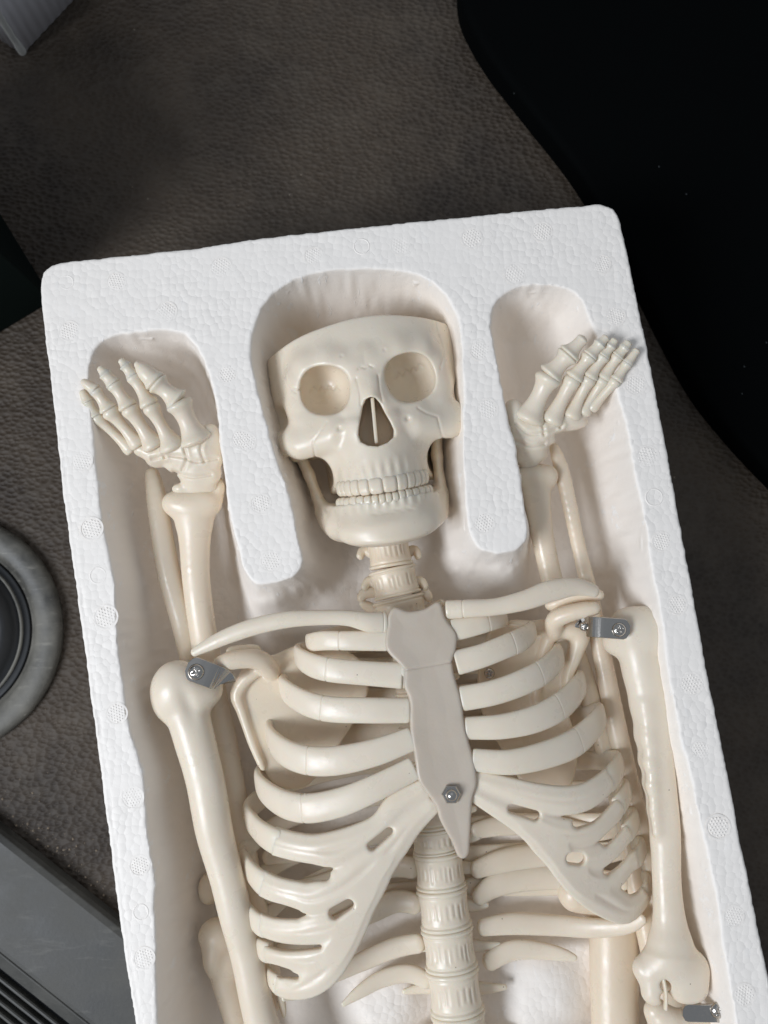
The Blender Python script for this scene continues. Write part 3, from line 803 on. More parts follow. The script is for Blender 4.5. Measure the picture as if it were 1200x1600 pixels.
# ---- breastbone
st_poly = [(605, 977), (606, 962), (616, 949), (638, 955), (663, 951), (686, 940), (697, 966), (714, 990), (713, 1013), (707, 1031), (709, 1053), (718, 1080), (724, 1112), (727, 1139), (736, 1170), (743, 1202), (745, 1222),
           (738, 1246), (736, 1274), (735, 1308), (732, 1338), (724, 1344), (716, 1340), (706, 1317), (686, 1278), (681, 1261), (664, 1235), (652, 1216), (649, 1193), (644, 1162), (640, 1130), (640, 1099), (631, 1072), (631, 1047), (603, 1013)]
stw = catmull(P(*np.array(st_poly).T, 6)[:, :2], True, 4)
def zst(Y, X):
    # height of the breastbone along the body
    y = np.interp(-Y, [-150, 0, 150, 260, 430, 470, 560], [-8, -7, -4, 1, 6, 3, -10]); return y
def f_st(X, Y, Z):
    sd = poly_sd(X, Y, stw) if X.ndim == 1 else poly_sd(X, Y, stw)
    zz = Z-zst(Y, X)
    inner = np.clip(-sd, 0, 26)
    top = 8-1.6*(inner/26)            # slightly dished face
    d = smax(sd, np.abs(zz)-top, 6)
    a = P(632, 1047, 6); b = P(709, 1034, 6); wx, wy = b[0]-a[0], b[1]-a[1]; L = wx*wx+wy*wy
    t = np.clip(((X-a[0])*wx+(Y-a[1])*wy)/L, 0, 1); g = np.sqrt((X-a[0]-t*wx)**2+(Y-a[1]-t*wy)**2)
    d = d + 1.6*np.exp(-(g/1.4)**2)
    for px, py in ((636, 1085), (641, 1130), (646, 1175), (650, 1215), (712, 1075), (722, 1120), (730, 1165), (742, 1212)):
        c = P(px, py, 6); d = d+.5*np.exp(-((X-c[0])**2+(Y-c[1])**2)/60)
    return d + .5*np.sin(X*.07)*np.sin(Y*.06)
V, Q = nets(f_st, (stw[:, 0].min()-6, stw[:, 1].min()-6, -28), (stw[:, 0].max()+6, stw[:, 1].max()+6, 30), 1.7)
stern = mesh('sternum', V, Q, M['bone_shade'], sk)
# hex nut and dome
def lathe(c, prof, n=24, axis=(0, 0, 1), hexa=False):
    ax = np.array(axis, float); ax /= np.linalg.norm(ax); U = np.cross(ax, [0, 1, .01]); U /= np.linalg.norm(U); W = np.cross(ax, U)
    V = []; Fc = []
    for r, z in prof:
        for i in range(n):
            a = 2*math.pi*i/n; V.append(np.array(c)+ax*z+U*r*math.cos(a)+W*r*math.sin(a))
    for k in range(len(prof)-1):
        for i in range(n): p = k*n+i; q = k*n+(i+1) % n; Fc.append((p, q, q+n, p+n))
    Fc.append(tuple(reversed(range(n)))); Fc.append(tuple(range((len(prof)-1)*n, len(prof)*n)))
    return V, Fc
c = P(705, 1241, 16)
mb = MB(); mb.add(*lathe(c, [(14.5, -6), (14.5, 3), (12.5, 5), (8, 5.2)], 6)); nut = mb.build('hex_nut', M['steel'], stern, False)
mb = MB(); mb.add(*lathe(c, [(8.6, 4), (8.6, 8)]+[(8.6*math.cos(t), 8+7*math.sin(t)) for t in np.linspace(.1, 1.5, 8)], 24)); mb.build('nut_dome', M['steel'], nut)

def screw(c, r, parent, mat='steel', ax=(0, 0, 1), rot=.4):
    ax = np.array(ax, float); ax /= np.linalg.norm(ax)
    ca, sa = math.cos(rot), math.sin(rot)
    def f(X, Y, Z):
        x = X*ca+Y*sa; y = -X*sa+Y*ca
        d = np.maximum(_ell(X, Y, Z, (0, 0, -.35), (1, 1, .75)), -Z-.25)
        k = 1+Z*0
        g = np.minimum(np.maximum(np.abs(x)-.10, np.abs(y)-.48), np.maximum(np.abs(y)-.10, np.abs(x)-.48))
        return smax(d, -np.maximum(g, .12-Z), .04)
    V, Q = nets(f, (-1.1, -1.1, -.4), (1.1, 1.1, .6), .07)
    U = np.cross([0, 1, 0], ax); U /= np.linalg.norm(U); W = np.cross(ax, U)
    Vw = np.array(c)+r*(V[:, :1]*U+V[:, 1:2]*W+V[:, 2:]*ax)
    return mesh('screw', Vw, Q, M[mat], parent)
def strip(pts, hw, th=2.2, name='bracket', mat='steel', parent=None, up=(0, 0, 1)):
    """flat metal strip along px/py/z points with rounded ends"""
    q = catmull(np.array([P(*p) for p in pts]), step=4)
    T = np.gradient(q, axis=0); T /= np.linalg.norm(T, axis=1)[:, None]
    L = np.concatenate([[0], np.cumsum(np.linalg.norm(np.diff(q, axis=0), axis=1))]); tot = L[-1]
    V = []; Fc = []
    for i in range(len(q)):
        N = np.array(up, float)-T[i]*np.dot(up, T[i]); N /= np.linalg.norm(N)+1e-9; W = np.cross(N, T[i])
        e = min(L[i], tot-L[i]); wv = hw*(math.sqrt(max(1-(1-min(e/(hw*.6), 1))**2, .15)))
        for a, b in ((-wv, -th), (wv, -th), (wv, th*.6), (wv-.8, th), (-wv+.8, th), (-wv, th*.6)): V.append(q[i]+W*a+N*b)
    n = 6
    for i in range(len(q)-1):
        for j in range(n): p = i*n+j; r = i*n+(j+1) % n; Fc.append((p, r, r+n, p+n))
    Fc.append(tuple(reversed(range(n)))); Fc.append(tuple(range((len(q)-1)*n, len(q)*n)))
    return mesh(name, V, Fc, M[mat], parent, False)

# ---- collar bones
tube_obj('clavicle', [(604, 972, -6, 17), (578, 972, 0, 16), (545, 966, 2, 12.5), (500, 965, 2, 12), (450, 968, 2, 13), (405, 977, -2, 13.5), (360, 992, -8, 12.5), (325, 1008, -14, 10), (299, 1022, -18, 6)], BN, sk, ratio=.62, caps=('flat', 'round'), n=26, seams=[(597, 972, -4)])
tube_obj('clavicle', [(697, 953, -6, 15), (730, 951, 0, 14), (775, 948, 2, 13.5), (820, 938, 2, 15.5), (862, 923, -2, 17), (903, 917, -8, 13.5), (936, 926, -16, 9)], BN, sk, ratio=.6, caps=('flat', 'round'), n=26, seams=[(722, 951, -1)])

# ---- shoulder blades
def plate(poly, zf, th, extra, name='scapula', h=2.0, mat=None):
    pw = catmull(P(*np.array(poly, float).T, -85)[:, :2], True, 5)
    ex = [dense(wpts(t), 8) for t in extra]
    def f(X, Y, Z):
        sd = poly_sd(X, Y, pw); zz = Z-zf(X, Y)
        inner = np.clip(-sd, 0, 22)
        d = smax(sd, np.abs(zz)-(th+2.5*(1-inner/22)), 6)
        for t in ex:
            for a, b in zip(t[:-1], t[1:]): d = smin(d, cap(X, Y, Z, a[:3], b[:3], a[3], b[3]), 7)
        return d
    pts = np.concatenate([np.c_[pw, np.full(len(pw), zf(pw[:, 0], pw[:, 1]))]]+[e[:, :3] for e in ex])
    V, Q = nets(f, pts.min(0)-26, pts.max(0)+26, h)
    return mesh(name, V, Q, mat or BN2, sk)
sl = plate([(392, 1022), (430, 1024), (480, 1010), (560, 1030), (575, 1080), (540, 1150), (470, 1235), (425, 1225), (404, 1185), (383, 1130), (366, 1092), (372, 1060)],
      lambda X, Y: -84-.08*(X+220)+.03*(Y+100), 4.5,
      [[(345, 1037, -30, 12), (372, 1030, -34, 12.5), (405, 1031, -48, 13), (424, 1050, -80, 13)],
       [(404, 1045, -74, 9), (382, 1062, -78, 9), (370, 1085, -82, 8.5), (378, 1112, -83, 6), (394, 1160, -85, 5), (411, 1200, -86, 4)],
       [(420, 1040, -88, 8), (470, 1016, -92, 6), (540, 1024, -96, 5)], [(360, 1018, -80, 7), (400, 1016, -84, 8)]])
sr = plate([(770, 985), (820, 972), (870, 968), (905, 985), (912, 1004), (900, 1030), (890, 1060), (890, 1110), (905, 1170), (890, 1240), (850, 1260), (790, 1180), (750, 1090)],
      lambda X, Y: -100+.12*(X-240)+.03*(Y+100), 4.5,
      [[(928, 951, -34, 10.5), (898, 956, -40, 11), (868, 968, -56, 12), (866, 990, -84, 12)],
       [(880, 985, -84, 12), (905, 990, -84, 14), (900, 1020, -86, 9), (888, 1060, -90, 6), (890, 1110, -92, 6)],
       [(860, 985, -90, 8), (800, 975, -98, 6)], [(935, 930, -50, 9), (900, 930, -60, 10), (860, 945, -75, 9)], [(860, 990, -92, 8), (840, 1060, -100, 6), (840, 1120, -104, 5)]])
screw(P(765, 1052, -96), 9, sr, ax=(0, .1, 1)); 

# ---- upper arms
def f_chain_obj(name, tubes, balls=(), cuts=(), k=10, h=2.0, parent=None, mat=None, sc=(1, 1, .85), ripple=None, ck=4, grooves=()):
    T = [dense(wpts(t), 12) for t in tubes]
    Bl = [(P(*b[:3]), np.array(b[3:6])*float(SCL(*b[:3]))) for b in balls]
    Ct = [dense(wpts(t), 8) for t in cuts]; GV = [dense(wpts(t), 5) for t in grooves]
    def f(X, Y, Z):
        d = None
        for t in T:
            e = None
            for a, b in zip(t[:-1], t[1:]):
                c = cap(X, Y, Z, a[:3], b[:3], a[3], b[3], sc); e = c if e is None else smin(e, c, 3)
            d = e if d is None else smin(d, e, k)
        for c, r in Bl: 
            e = _ell(X, Y, Z, c, r); d = e if d is None else smin(d, e, k)
        for t in Ct:
            for a, b in zip(t[:-1], t[1:]): d = smax(d, -cap(X, Y, Z, a[:3], b[:3], a[3], b[3]), ck)
        for t in GV:
            g = None
            for a, b in zip(t[:-1], t[1:]):
                wx, wy = b[0]-a[0], b[1]-a[1]; L = wx*wx+wy*wy+1e-9
                q = np.clip(((X-a[0])*wx+(Y-a[1])*wy)/L, 0, 1); e = np.sqrt((X-a[0]-q*wx)**2+(Y-a[1]-q*wy)**2); g = e if g is None else np.minimum(g, e)
            d = d+2.1*np.exp(-(g/2.3)**2)-.9*np.exp(-((g-5)/3.2)**2)
        if ripple is not None: d = d+ripple(X, Y, Z)
        return d
    lo_ = []; hi_ = []
    for t in T: lo_.append((t[:, :3]-t[:, 3:]).min(0)); hi_.append((t[:, :3]+t[:, 3:]).max(0))
    for c, r in Bl: lo_.append(c-r); hi_.append(c+r)
    V, Q = nets(f, np.min(lo_, 0)-6, np.max(hi_, 0)+6, h)
    return mesh(name, V, Q, mat or BN, parent or sk)
hl = f_chain_obj('humerus', [[(285, 1078, -52, 36), (290, 1110, -52, 33), (302, 1150, -52, 31), (316, 1200, -54, 29.5), (336, 1300, -60, 28), (360, 1400, -66, 25), (386, 1500, -72, 24), (410, 1600, -78, 26), (430, 1690, -80, 34)]],
   balls=[(278, 1072, -48, 40, 38, 32), (316, 1076, -60, 32, 30, 30), (262, 1092, -50, 24, 34, 24)], k=16, h=2.2,
   ripple=lambda X, Y, Z: 1.2*np.sin(X*.05)*np.sin(Y*.035)+5*np.exp(-(((X-P(292, 1100, -20)[0])*.9+(Y-P(292, 1100, -20)[1])*.25)**2/110+((Y-P(292, 1100, -20)[1]))**2/900))*(Z > -60))
hr = f_chain_obj('humerus', [[(992, 988, -52, 34), (1002, 1030, -52, 33), (1012, 1080, -52, 31.5), (1020, 1140, -54, 29), (1031, 1220, -58, 25), (1038, 1300, -62, 23), (1044, 1400, -66, 22), (1046, 1450, -66, 27), (1046, 1490, -64, 40)],
    [(1008, 1512, -62, 20), (1046, 1506, -58, 26), (1084, 1510, -62, 22)], [(1022, 1528, -58, 19), (1022, 1548, -58, 20)], [(1068, 1525, -56, 22), (1068, 1545, -56, 22)], [(1085, 1525, -58, 20), (1086, 1545, -58, 20)],
    [(1010, 1100, -34, 8), (1018, 1200, -36, 7), (1026, 1300, -44, 6)]],
   balls=[(990, 982, -50, 38, 34, 32), (1012, 985, -46, 24, 36, 28), (962, 1000, -66, 22, 24, 26)], cuts=[[(1040, 1540, -80, 7), (1040, 1540, -30, 7)], [(1040, 1560, -80, 7.5), (1040, 1560, -30, 7.5)]], k=13, h=2.1,
   ripple=lambda X, Y, Z: 1.2*np.exp(-((Y+400)/110)**2)*np.sin(Y*.15+.8*np.sin(Y*.031))*np.clip(-(X-P(1028, 1200, -50)[0])/20, 0, 1)+1.0*np.sin(X*.05)*np.sin(Y*.035))
# forearms
def fa(name, pts, **k): return f_chain_obj(name, [pts], h=2.2, mat=BN2, **k)
rl = f_chain_obj('radius_bone', [[(303, 800, -78, 33), (304, 835, -80, 25), (306, 900, -84, 21), (316, 980, -95, 20.5), (333, 1080, -122, 20), (350, 1160, -128, 20), (366, 1250, -128, 20), (385, 1350, -128, 19), (405, 1450, -128, 18), (425, 1560, -125, 20)]],
   balls=[(276, 786, -76, 22, 19, 24), (325, 784, -76, 22, 18, 24), (300, 790, -74, 40, 20, 26), (341, 762, -76, 10.5, 17, 13)], k=12, h=2.0, mat=BN2)
fa('ulna', [(238, 742, -92, 11.5), (245, 780, -90, 15.5), (252, 830, -92, 16.5), (265, 900, -96, 17.5), (285, 975, -104, 16.5), (300, 1050, -132, 14), (325, 1150, -145, 14), (350, 1260, -150, 15), (372, 1400, -150, 17), (400, 1560, -145, 22)])
rr = f_chain_obj('radius_bone', [[(834, 752, -80, 26), (840, 790, -82, 20), (848, 840, -86, 17), (866, 920, -98, 16), (895, 1010, -125, 16), (925, 1100, -135, 16), (955, 1200, -135, 16), (980, 1300, -135, 16), (1005, 1420, -130, 18), (1040, 1560, -120, 22)]],
   balls=[(832, 744, -76, 34, 18, 24), (858, 745, -78, 12, 16, 20)], k=12, h=2.0, mat=BN2)
fa('ulna', [(866, 700, -88, 8), (876, 730, -88, 11), (888, 780, -90, 11), (902, 845, -94, 10.5), (922, 930, -102, 12), (942, 1030, -118, 14), (962, 1130, -122, 15), (985, 1230, -122, 15), (1008, 1320, -124, 14), (1030, 1450, -122, 16), (1045, 1590, -105, 30)])
f_chain_obj('ulna_head', [[(1026, 1580, -92, 20), (1048, 1596, -92, 26), (1090, 1600, -96, 22), (1110, 1640, -96, 26)], [(1040, 1600, -96, 26), (1050, 1680, -100, 26)]], mat=BN)
tube_obj('elbow_peg', [(1036, 1528, -46, 6.5), (1040, 1550, -44, 6.5), (1040, 1577, -44, 6.5)], BN2, hr, ratio=.5, n=12, caps=('flat', 'flat'))
# metal brackets
bl = strip([(292, 1042, -9), (315, 1050, -9), (334, 1057, -12), (346, 1062, -26), (352, 1066, -50)], 19, mat='steel', parent=sk); screw(P(306, 1050, -4), 13, bl)
br = strip([(984, 984, -10), (960, 982, -10), (935, 980, -14), (918, 979, -30), (912, 979, -50)], 16, mat='steel', parent=sk); screw(P(968, 984, -5), 11.5, br); screw(P(911, 979, -30), 7, br, ax=(-.5, 0, .8))
be = strip([(1066, 1582, -52), (1100, 1583, -52), (1128, 1584, -52), (1145, 1592, -66)], 13, mat='steel', parent=sk); screw(P(1123, 1580, -46), 12.5, be)

# ---- hands
def digit(parent, segs):
    """segs: list of bones, each (p0, p1, r0, waist, r1); every bone is knuckled and meets the next in a crease"""
    mb = MB(); segs = [[np.array(a, float), np.array(b, float), c, d, e] for a, b, c, d, e in segs]
    d0 = segs[0][1]-segs[0][0]; segs[0][0] = segs[0][0]-d0*.16
    for k in range(len(segs)-1):
        m = (segs[k][1]+segs[k+1][0])/2; u = segs[k+1][1]-segs[k][0]; u = u/np.linalg.norm(u)*1.6
        segs[k][1] = m+u; segs[k+1][0] = m-u
    for k, (p0, p1, r0, rw, r1) in enumerate(segs):
        g = lambda t: tuple(p0+(p1-p0)*t)
        last = k == len(segs)-1
        pts = [(*g(0), r0*.98), (*g(.10), r0*1.07), (*g(.27), r0*.42+rw*.55), (*g(.52), rw*.92), (*g(.76), rw*.5+r1*.45), (*g(.90), r1*1.12), (*g(1), r1*(.9 if last else 1.0))]
        pts = [(*p[:3], p[3]*1.12) for p in pts]
        mb.add(*tube(pts, ratio=.92, n=20, step=1.6, caps=('snub', 'round' if last else 'snub')))
    return mb.build('finger', BN, parent)
def carpals(neckpt, lumps, k=4.5, cuts=()):
    return f_chain_obj('hand', neckpt, balls=lumps, grooves=cuts, k=k, h=1.4)
zl = lambda px: None
handl = carpals([[(300, 762, -66, 15), (308, 745, -58, 22), (306, 728, -50, 27)]],
   [(283, 764, -64, 14, 9, 13), (322, 760, -64, 17, 12, 14), (312, 700, -34, 30, 22, 20), (328, 682, -34, 17, 20, 18), (288, 716, -40, 26, 18, 18), (262, 706, -34, 22, 14, 16), (238, 708, -40, 16, 15, 15), (222, 702, -38, 14, 12, 13), (338, 694, -40, 11, 14, 14), (318, 724, -44, 24, 15, 16), (300, 735, -52, 26, 13, 15), (326, 738, -52, 20, 22, 16), (336, 716, -44, 12, 14, 14), (276, 728, -48, 18, 10, 14), (247, 722, -50, 17, 9, 14), (286, 700, -28, 20, 12, 14), (300, 705, -40, 46, 26, 18), (262, 704, -42, 42, 16, 16), (308, 740, -56, 26, 26, 18)], k=7, cuts=[[(236, 716, -24, 1.6), (262, 712, -22, 1.8), (285, 714, -20, 2), (306, 722, -28, 2), (338, 716, -26, 1.6)], [(270, 736, -38, 1.5), (300, 746, -38, 1.8), (330, 742, -40, 1.5)], [(288, 700, -16, 1.6), (292, 718, -22, 1.6), (286, 736, -38, 1.5)], [(318, 684, -14, 1.6), (314, 700, -16, 1.6), (320, 722, -30, 1.5)], [(255, 700, -26, 1.5), (258, 716, -28, 1.5)]])
digit(handl, [((306, 684, -24), (281, 630, -4), 24, 15, 18), ((276, 624, -2), (245, 598, 8), 18, 12.5, 15), ((243, 597, 8), (211, 566, 18), 15.5, 13, 4.5)])
digit(handl, [((268, 694, -22), (236, 637, 0), 18, 9.5, 11.5), ((233, 630, 0), (209, 590, 10), 13, 8.5, 9.5), ((206, 585, 10), (196, 571, 14), 9.5, 8.2, 8.5), ((196, 571, 14), (187, 561, 17), 8, 6, 4.5)])
digit(handl, [((238, 692, -24), (203, 640, -3), 16, 10, 12), ((199, 633, -2), (179, 602, 7), 13.5, 9.3, 10), ((176, 598, 8), (164, 584, 12), 11, 9.5, 9), ((164, 584, 12), (154, 573, 15), 8.5, 6.5, 4)])
digit(handl, [((212, 690, -27), (172, 643, -6), 11.5, 8.3, 11.5), ((168, 638, -5), (150, 610, 5), 12.5, 8.6, 8.6), ((149, 609, 5), (127, 594, 10), 9, 7.6, 4)])
digit(handl, [((200, 698, -34), (150, 652, -12), 10, 7, 8.5), ((148, 649, -11), (137, 628, -3), 9.5, 7.2, 7.5), ((137, 627, -3), (127, 609, 3), 8.5, 7, 4)])
handr = carpals([[(826, 722, -66, 15), (828, 705, -58, 21), (830, 690, -48, 26)]],
   [(815, 716, -64, 16, 9, 13), (842, 712, -64, 13, 9, 13), (822, 668, -36, 28, 18, 18), (806, 650, -34, 16, 24, 18), (845, 672, -34, 24, 15, 16), (866, 662, -34, 20, 13, 15), (890, 652, -34, 18, 11, 14), (910, 643, -34, 13, 10, 12), (806, 678, -44, 16, 20, 16), (846, 687, -46, 22, 11, 14), (824, 692, -48, 24, 11, 14), (800, 640, -36, 12, 16, 14), (830, 672, -42, 34, 24, 18), (880, 660, -42, 38, 14, 16), (828, 700, -54, 24, 24, 18)], k=7, cuts=[[(806, 664, -22, 1.7), (826, 678, -22, 1.9), (850, 676, -20, 1.8), (880, 664, -20, 1.6)], [(806, 690, -36, 1.6), (830, 698, -34, 1.7), (850, 694, -38, 1.5)], [(848, 664, -18, 1.6), (850, 680, -26, 1.6)], [(872, 656, -20, 1.5), (876, 668, -26, 1.5)]])
digit(handr, [((828, 650, -24), (856, 590, 0), 21, 14, 17), ((861, 583, 0), (887, 556, 12), 17.5, 13, 15), ((889, 552, 12), (914, 526, 22), 16, 10, 8)])
digit(handr, [((864, 652, -24), (894, 593, 0), 15, 10.5, 11.5), ((897, 588, 0), (920, 558, 12), 13, 9.2, 10.5), ((922, 554, 12), (938, 537, 17), 11, 8.6, 8.6), ((938, 537, 17), (949, 525, 20), 8.4, 6.5, 5.5)])
digit(handr, [((894, 645, -26), (919, 592, -3), 13, 8.5, 10.5), ((922, 587, -2), (942, 557, 9), 11.5, 8.2, 9.3), ((943, 555, 9), (955, 540, 14), 9.4, 7.6, 7.4), ((955, 540, 14), (962, 529, 17), 7.5, 6.2, 5.5)])
digit(handr, [((914, 640, -28), (942, 594, -6), 10, 7.5, 9.5), ((944, 590, -5), (964, 557, 7), 10.8, 7.8, 8.4), ((965, 555, 7), (976, 543, 12), 9.6, 8, 7.6), ((976, 543, 12), (984, 533, 15), 8.2, 7, 5.8)])
digit(handr, [((928, 634, -22), (962, 596, 2), 8, 6.8, 8), ((964, 592, 3), (980, 568, 8), 8.6, 6.6, 7), ((980, 568, 8), (997, 545, 13), 7.4, 6.4, 5)])

# ---- thigh bones under the cage
f_chain_obj('femur', [[(960, 1410, -165, 34), (960, 1470, -160, 38), (960, 1530, -155, 37), (961, 1600, -150, 36), (965, 1680, -150, 38)], [(960, 1440, -165, 28), (925, 1405, -160, 26), (900, 1396, -158, 28)]], k=14, h=2.4, mat=BN2)
f_chain_obj('femur', [[(345, 1480, -135, 28), (355, 1530, -135, 24), (372, 1590, -135, 22), (392, 1660, -135, 24)]], balls=[(342, 1462, -130, 32, 28, 26), (337, 1492, -128, 20, 34, 24), (327, 1388, -150, 17, 24, 20), (362, 1500, -135, 24, 34, 24)], k=7, h=2.2, mat=BN2)
tube_obj('ligament_peg', [(436, 1550, -90, 9), (442, 1575, -88, 6), (444, 1590, -88, 3)], BN2, sk, ratio=.8, n=12)

# ------------------------------------------------------------------ things round the tray
def prism(poly_xy, z0, z1, bevel=0):
    n = len(poly_xy); V = [(x, y, z0) for x, y in poly_xy]+[(x, y, z1) for x, y in poly_xy]
    return V, [tuple(range(n, 2*n)), tuple(reversed(range(n)))]+[(i, (i+1) % n, n+(i+1) % n, n+i) for i in range(n)]
def bevel(o, wdt, seg=3):
    m = o.modifiers.new('bevel', 'BEVEL'); m.width = wdt*S; m.segments = seg; m.limit_method = 'ANGLE'; m.angle_limit = math.radians(40)
# white corrugated box, corner at the top left
c0 = P(36, 86, MATZ)[:2]; e1 = P(120, -4, MATZ)[:2]-c0; e1 /= np.linalg.norm(e1); e2 = np.array([-e1[1], e1[0]]); 
e2b = P(-30, 42, MATZ)[:2]-c0; e2b /= np.linalg.norm(e2b)
cb = empty('cardboard_box', (c0[0], c0[1], MATZ), 'pale grey corrugated cardboard box with a scuffed corner on the dark mat', 'cardboard box')
def corr_wall(c, d, length, z0, z1, th, out):
    # vertical wall with faint corrugation
    n = int(length/4); V = []; Fc = []
    for i in range(n+1):
        s_ = i*length/n; w_ = .8*math.sin(s_/19*2*math.pi+.8*math.sin(s_*.05))
        a = c+d*s_+out*w_; b = c+d*s_-out*th
        V += [(a[0], a[1], z0), (a[0], a[1], z1), (b[0], b[1], z0), (b[0], b[1], z1)]
    for i in range(n):
        p = 4*i; q = p+4
        Fc += [(p, q, q+1, p+1), (q+2, p+2, p+3, q+3), (p+1, q+1, q+3, p+3), (q, p, p+2, q+2)]
    Fc += [(0, 1, 3, 2), (4*n+1, 4*n, 4*n+2, 4*n+3)]
    return V, Fc
out1 = np.array([e1[1], -e1[0]]);
if np.dot(out1, -c0) < 0: out1 = -out1
out2 = np.array([e2b[1], -e2b[0]])
if np.dot(out2, -c0) < 0: out2 = -out2
V, Fc = corr_wall(c0+e1*7, e1, 700, MATZ+2, MATZ+330, 8, out1); mesh('side_panel', V, Fc, M['card'], cb)
V, Fc = corr_wall(c0+e2b*7, e2b, 700, MATZ+2, MATZ+330, 8, out2); mesh('side_panel', V, Fc, M['card'], cb)
c3 = c0+e1*690+e2b*690
V, Fc = prism([tuple(c0+e1*8+e2b*8), tuple(c0+e1*700+e2b*8), tuple(c3), tuple(c0+e1*8+e2b*700)], MATZ+325, MATZ+331); mesh('lid', V, Fc, M['card'], cb, False)
mb = MB(); rng2 = random.Random(3); V = []; Fc = []
for k in range(34):
    z = MATZ+1+k*10; j = rng2.uniform(-.8, .8); R = 7.5 + (1.5 if k < 3 else 0)
    for i in range(8):
        a = 2*math.pi*i/8; V.append((c0[0]+e1[0]*5+e2b[0]*5+(R+j)*math.cos(a), c0[1]+e1[1]*5+e2b[1]*5+(R-j)*math.sin(a), z))
for k in range(33):
    for i in range(8): p = k*8+i; q = k*8+(i+1) % 8; Fc.append((p, q, q+8, p+8))
Fc.append(tuple(range(33*8, 34*8)))
mesh('corner_edge', V, Fc, M['cardedge'], cb)

# dark green box at the left
g0 = P(84, 470, MATZ)[:2]; d2 = P(0, 523, MATZ)[:2]-P(60, 487, MATZ)[:2]; d2 /= np.linalg.norm(d2); d1 = np.array([d2[1], -d2[0]])
if d1[1] < 0: d1 = -d1
gb = empty('green_box', (g0[0], g0[1], MATZ), 'very dark green upright box at the left edge beside the foam tray', 'box')
o = mesh('box_body', *prism([tuple(g0), tuple(g0+d1*420), tuple(g0+d1*420+d2*600), tuple(g0+d2*600)], MATZ+1, 240), M['green'], gb, False); bevel(o, 4)
# black plastic panel at the upper right
bp_px = [(718, -60), (722, 5), (742, 50), (770, 95), (805, 140), (845, 190), (885, 240), (920, 290), (960, 360), (1000, 430), (1045, 520), (1095, 610), (1150, 680), (1215, 750), (1300, 830), (1500, 900), (1700, 500), (1600, -300), (1000, -400), (740, -250)]
bw = catmull(P(*np.array(bp_px, float).T, -235)[:, :2], True, 14)
bp = empty('black_panel', (P(1000, 200, -235)[0], P(1000, 200, -235)[1], MATZ), 'large smooth matt black plastic panel with dust specks beside the tray', 'panel')
V = []; rings_ = [(0, MATZ+1), (0, -250), (3, -242), (9, -237), (18, -235)]
cen = bw.mean(0)
nb_ = len(bw)
tan = np.roll(bw, -1, 0)-np.roll(bw, 1, 0); nrm = np.stack([-tan[:, 1], tan[:, 0]], 1); nrm /= np.linalg.norm(nrm, axis=1)[:, None]
if np.dot(nrm[0], cen-bw[0]) < 0: nrm = -nrm
for d_, z in rings_:
    for i in range(nb_): V.append((bw[i, 0]+nrm[i, 0]*d_, bw[i, 1]+nrm[i, 1]*d_, z))
Fc = [(k*nb_+i, k*nb_+(i+1) % nb_, (k+1)*nb_+(i+1) % nb_, (k+1)*nb_+i) for k in range(4) for i in range(nb_)]
Fc.append(tuple(range(4*nb_, 5*nb_)))
mesh('panel_body', V, Fc, M['black'], bp)

# grey rubber ring at the left edge
rc = P(-94, 990, -280); rs = float(SCL(0, 990, -280))
rg = empty('rubber_ring', (rc[0], rc[1], MATZ), 'worn grey rubber ring around a black centre on the mat', 'ring')
mesh('outer_rim', *lathe((rc[0], rc[1], 0), [(188*rs, MATZ+1), (188*rs, -288), (185*rs, -279), (179*rs, -275), (168*rs, -274), (154*rs, -277), (149*rs, -281), (146*rs, -286), (145*rs, MATZ+2)], 120), M['ring'], rg)
mesh('inner_hub', *lathe((rc[0], rc[1], 0), [(138*rs, MATZ+3), (134*rs, -296), (118*rs, -294), (112*rs, -284), (106*rs, -268), (98*rs, -264), (92*rs, -268), (86*rs, -286), (40*rs, -290)], 96), M['black_rubber'], rg)
V, Fc = [], []
for k, (rad, z) in enumerate(((124, -288),)):
    V_, F_ = lathe((rc[0], rc[1], 0), [(rad*rs-3, z-4), (rad*rs-2, z), (rad*rs+2, z), (rad*rs+3, z-4)], 96); mesh('groove_lip', V_, F_[:-2], M['ring'], rg)

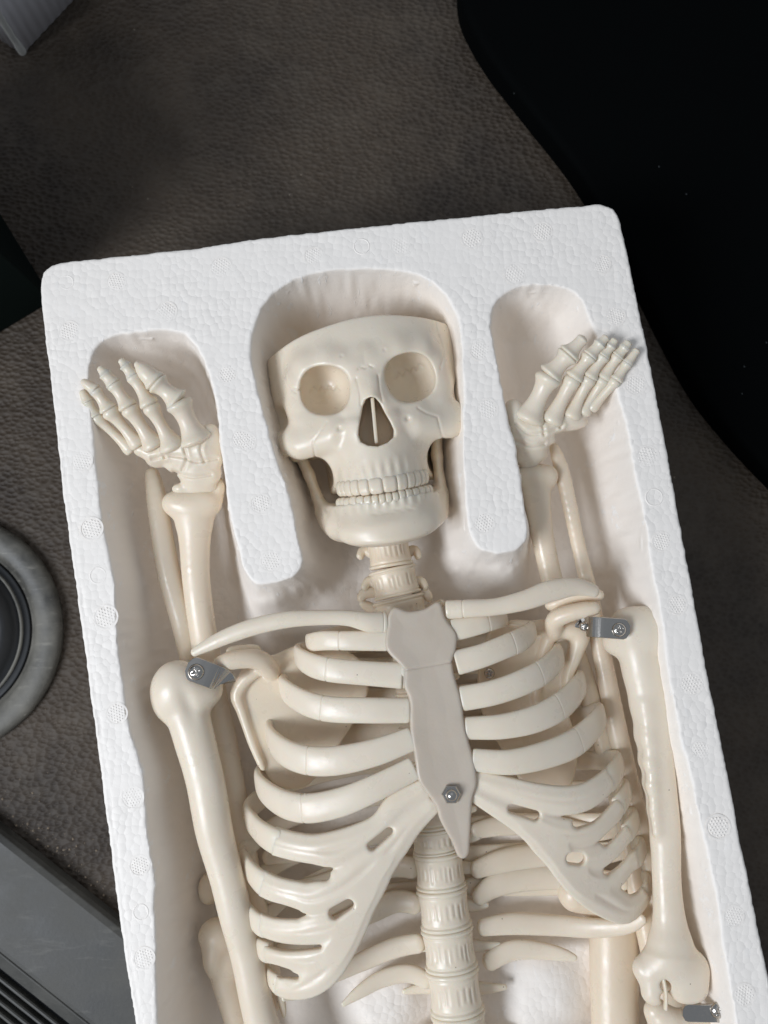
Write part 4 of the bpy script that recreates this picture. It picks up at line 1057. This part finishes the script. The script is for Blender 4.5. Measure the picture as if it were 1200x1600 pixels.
# door sill trim, lower left
s0 = P(0, 1300, -262)[:2]; s1 = P(190, 1450, -262)[:2]; sd_ = s1-s0; sd_ /= np.linalg.norm(sd_); sn_ = np.array([sd_[1], -sd_[0]])
if sn_[1] > 0: sn_ = -sn_
def sillbar(prof):
    # prof: offsets across (away from the mat) and heights, swept along the sill
    V = []; n = len(prof)
    for s_ in (-700, 900):
        for d_, z in prof:
            p = s0+sd_*s_+sn_*d_; V.append((p[0], p[1], z))
    return V, [(i, (i+1) % n, n+(i+1) % n, n+i) for i in range(n)]+[tuple(reversed(range(n))), tuple(range(n, 2*n))]
sl_ = empty('sill_trim', (s0[0], s0[1], MATZ), 'scratched grey plastic sill trim with a ribbed black strip at lower left', 'sill trim')
o = mesh('trim_panel', *sillbar([(0, MATZ+1), (0, -276), (4, -266), (14, -262), (150, -256), (158, -258), (158, MATZ+1)]), M['sill'], sl_, False); bevel(o, 2)
o = mesh('trim_edge', *sillbar([(159, MATZ+1), (159, -262), (162, -260), (186, -272), (190, -280), (190, MATZ+1)]), M['sill'], sl_, False); bevel(o, 2)
tr = mesh('tread_strip', *sillbar([(191, MATZ+1), (191, -290), (700, -290), (700, MATZ+1)]), M['black_rubber'], sl_, False)
for k in range(22):
    d_ = 200+k*15.5
    o = mesh('tread_rib', *sillbar([(d_, -290), (d_+1, -279), (d_+3, -277), (d_+6, -277), (d_+8, -279), (d_+9, -290)]), M['sill'], tr, False)
tag(tr); 
# grit and one foam crumb
mb = MB(); r3 = random.Random(5)
def blob(c, r):
    V = []; Fc = []
    n = 7; j = [r3.uniform(.7, 1.25) for _ in range(n)]
    V.append((c[0], c[1], c[2]+r*.8))
    for i in range(n):
        a = 2*math.pi*i/n; V.append((c[0]+r*j[i]*.7*math.cos(a), c[1]+r*j[i]*.7*math.sin(a), c[2]+r*.6))
    for i in range(n):
        a = 2*math.pi*i/n; V.append((c[0]+r*j[i]*math.cos(a), c[1]+r*j[i]*math.sin(a), c[2]-.1))
    for i in range(n): k = (i+1) % n; Fc += [(0, 1+i, 1+k), (1+i, 1+n+i, 1+n+k, 1+k)]
    return V, Fc
for k in range(170):
    if k < 90: px, py = r3.uniform(0, 175), 0; py = 1270+px*.8-r3.expovariate(1/22.)
    elif k < 150: px, py = r3.uniform(0, 170), r3.uniform(1000, 1400)
    else: px, py = r3.uniform(80, 800), r3.uniform(0, 360)
    mb.add(*blob(P(px, py, MATZ+.1), r3.choice([.6, .8, .9, 1.1, 2.2 if k < 90 else .8])))
tag(mb.build('grit', M['grit']), 'fine pale grit scattered over the dark mat', 'grit', kind='stuff')
c = P(903, 285, MATZ); mb = MB(); mb.add(*blob((0, 0, 0), 6)); o = mb.build('foam_crumb', M['crumb']); o.location = Vector(c)*S
tag(o, 'single white foam crumb on the dark mat above the tray', 'crumb')
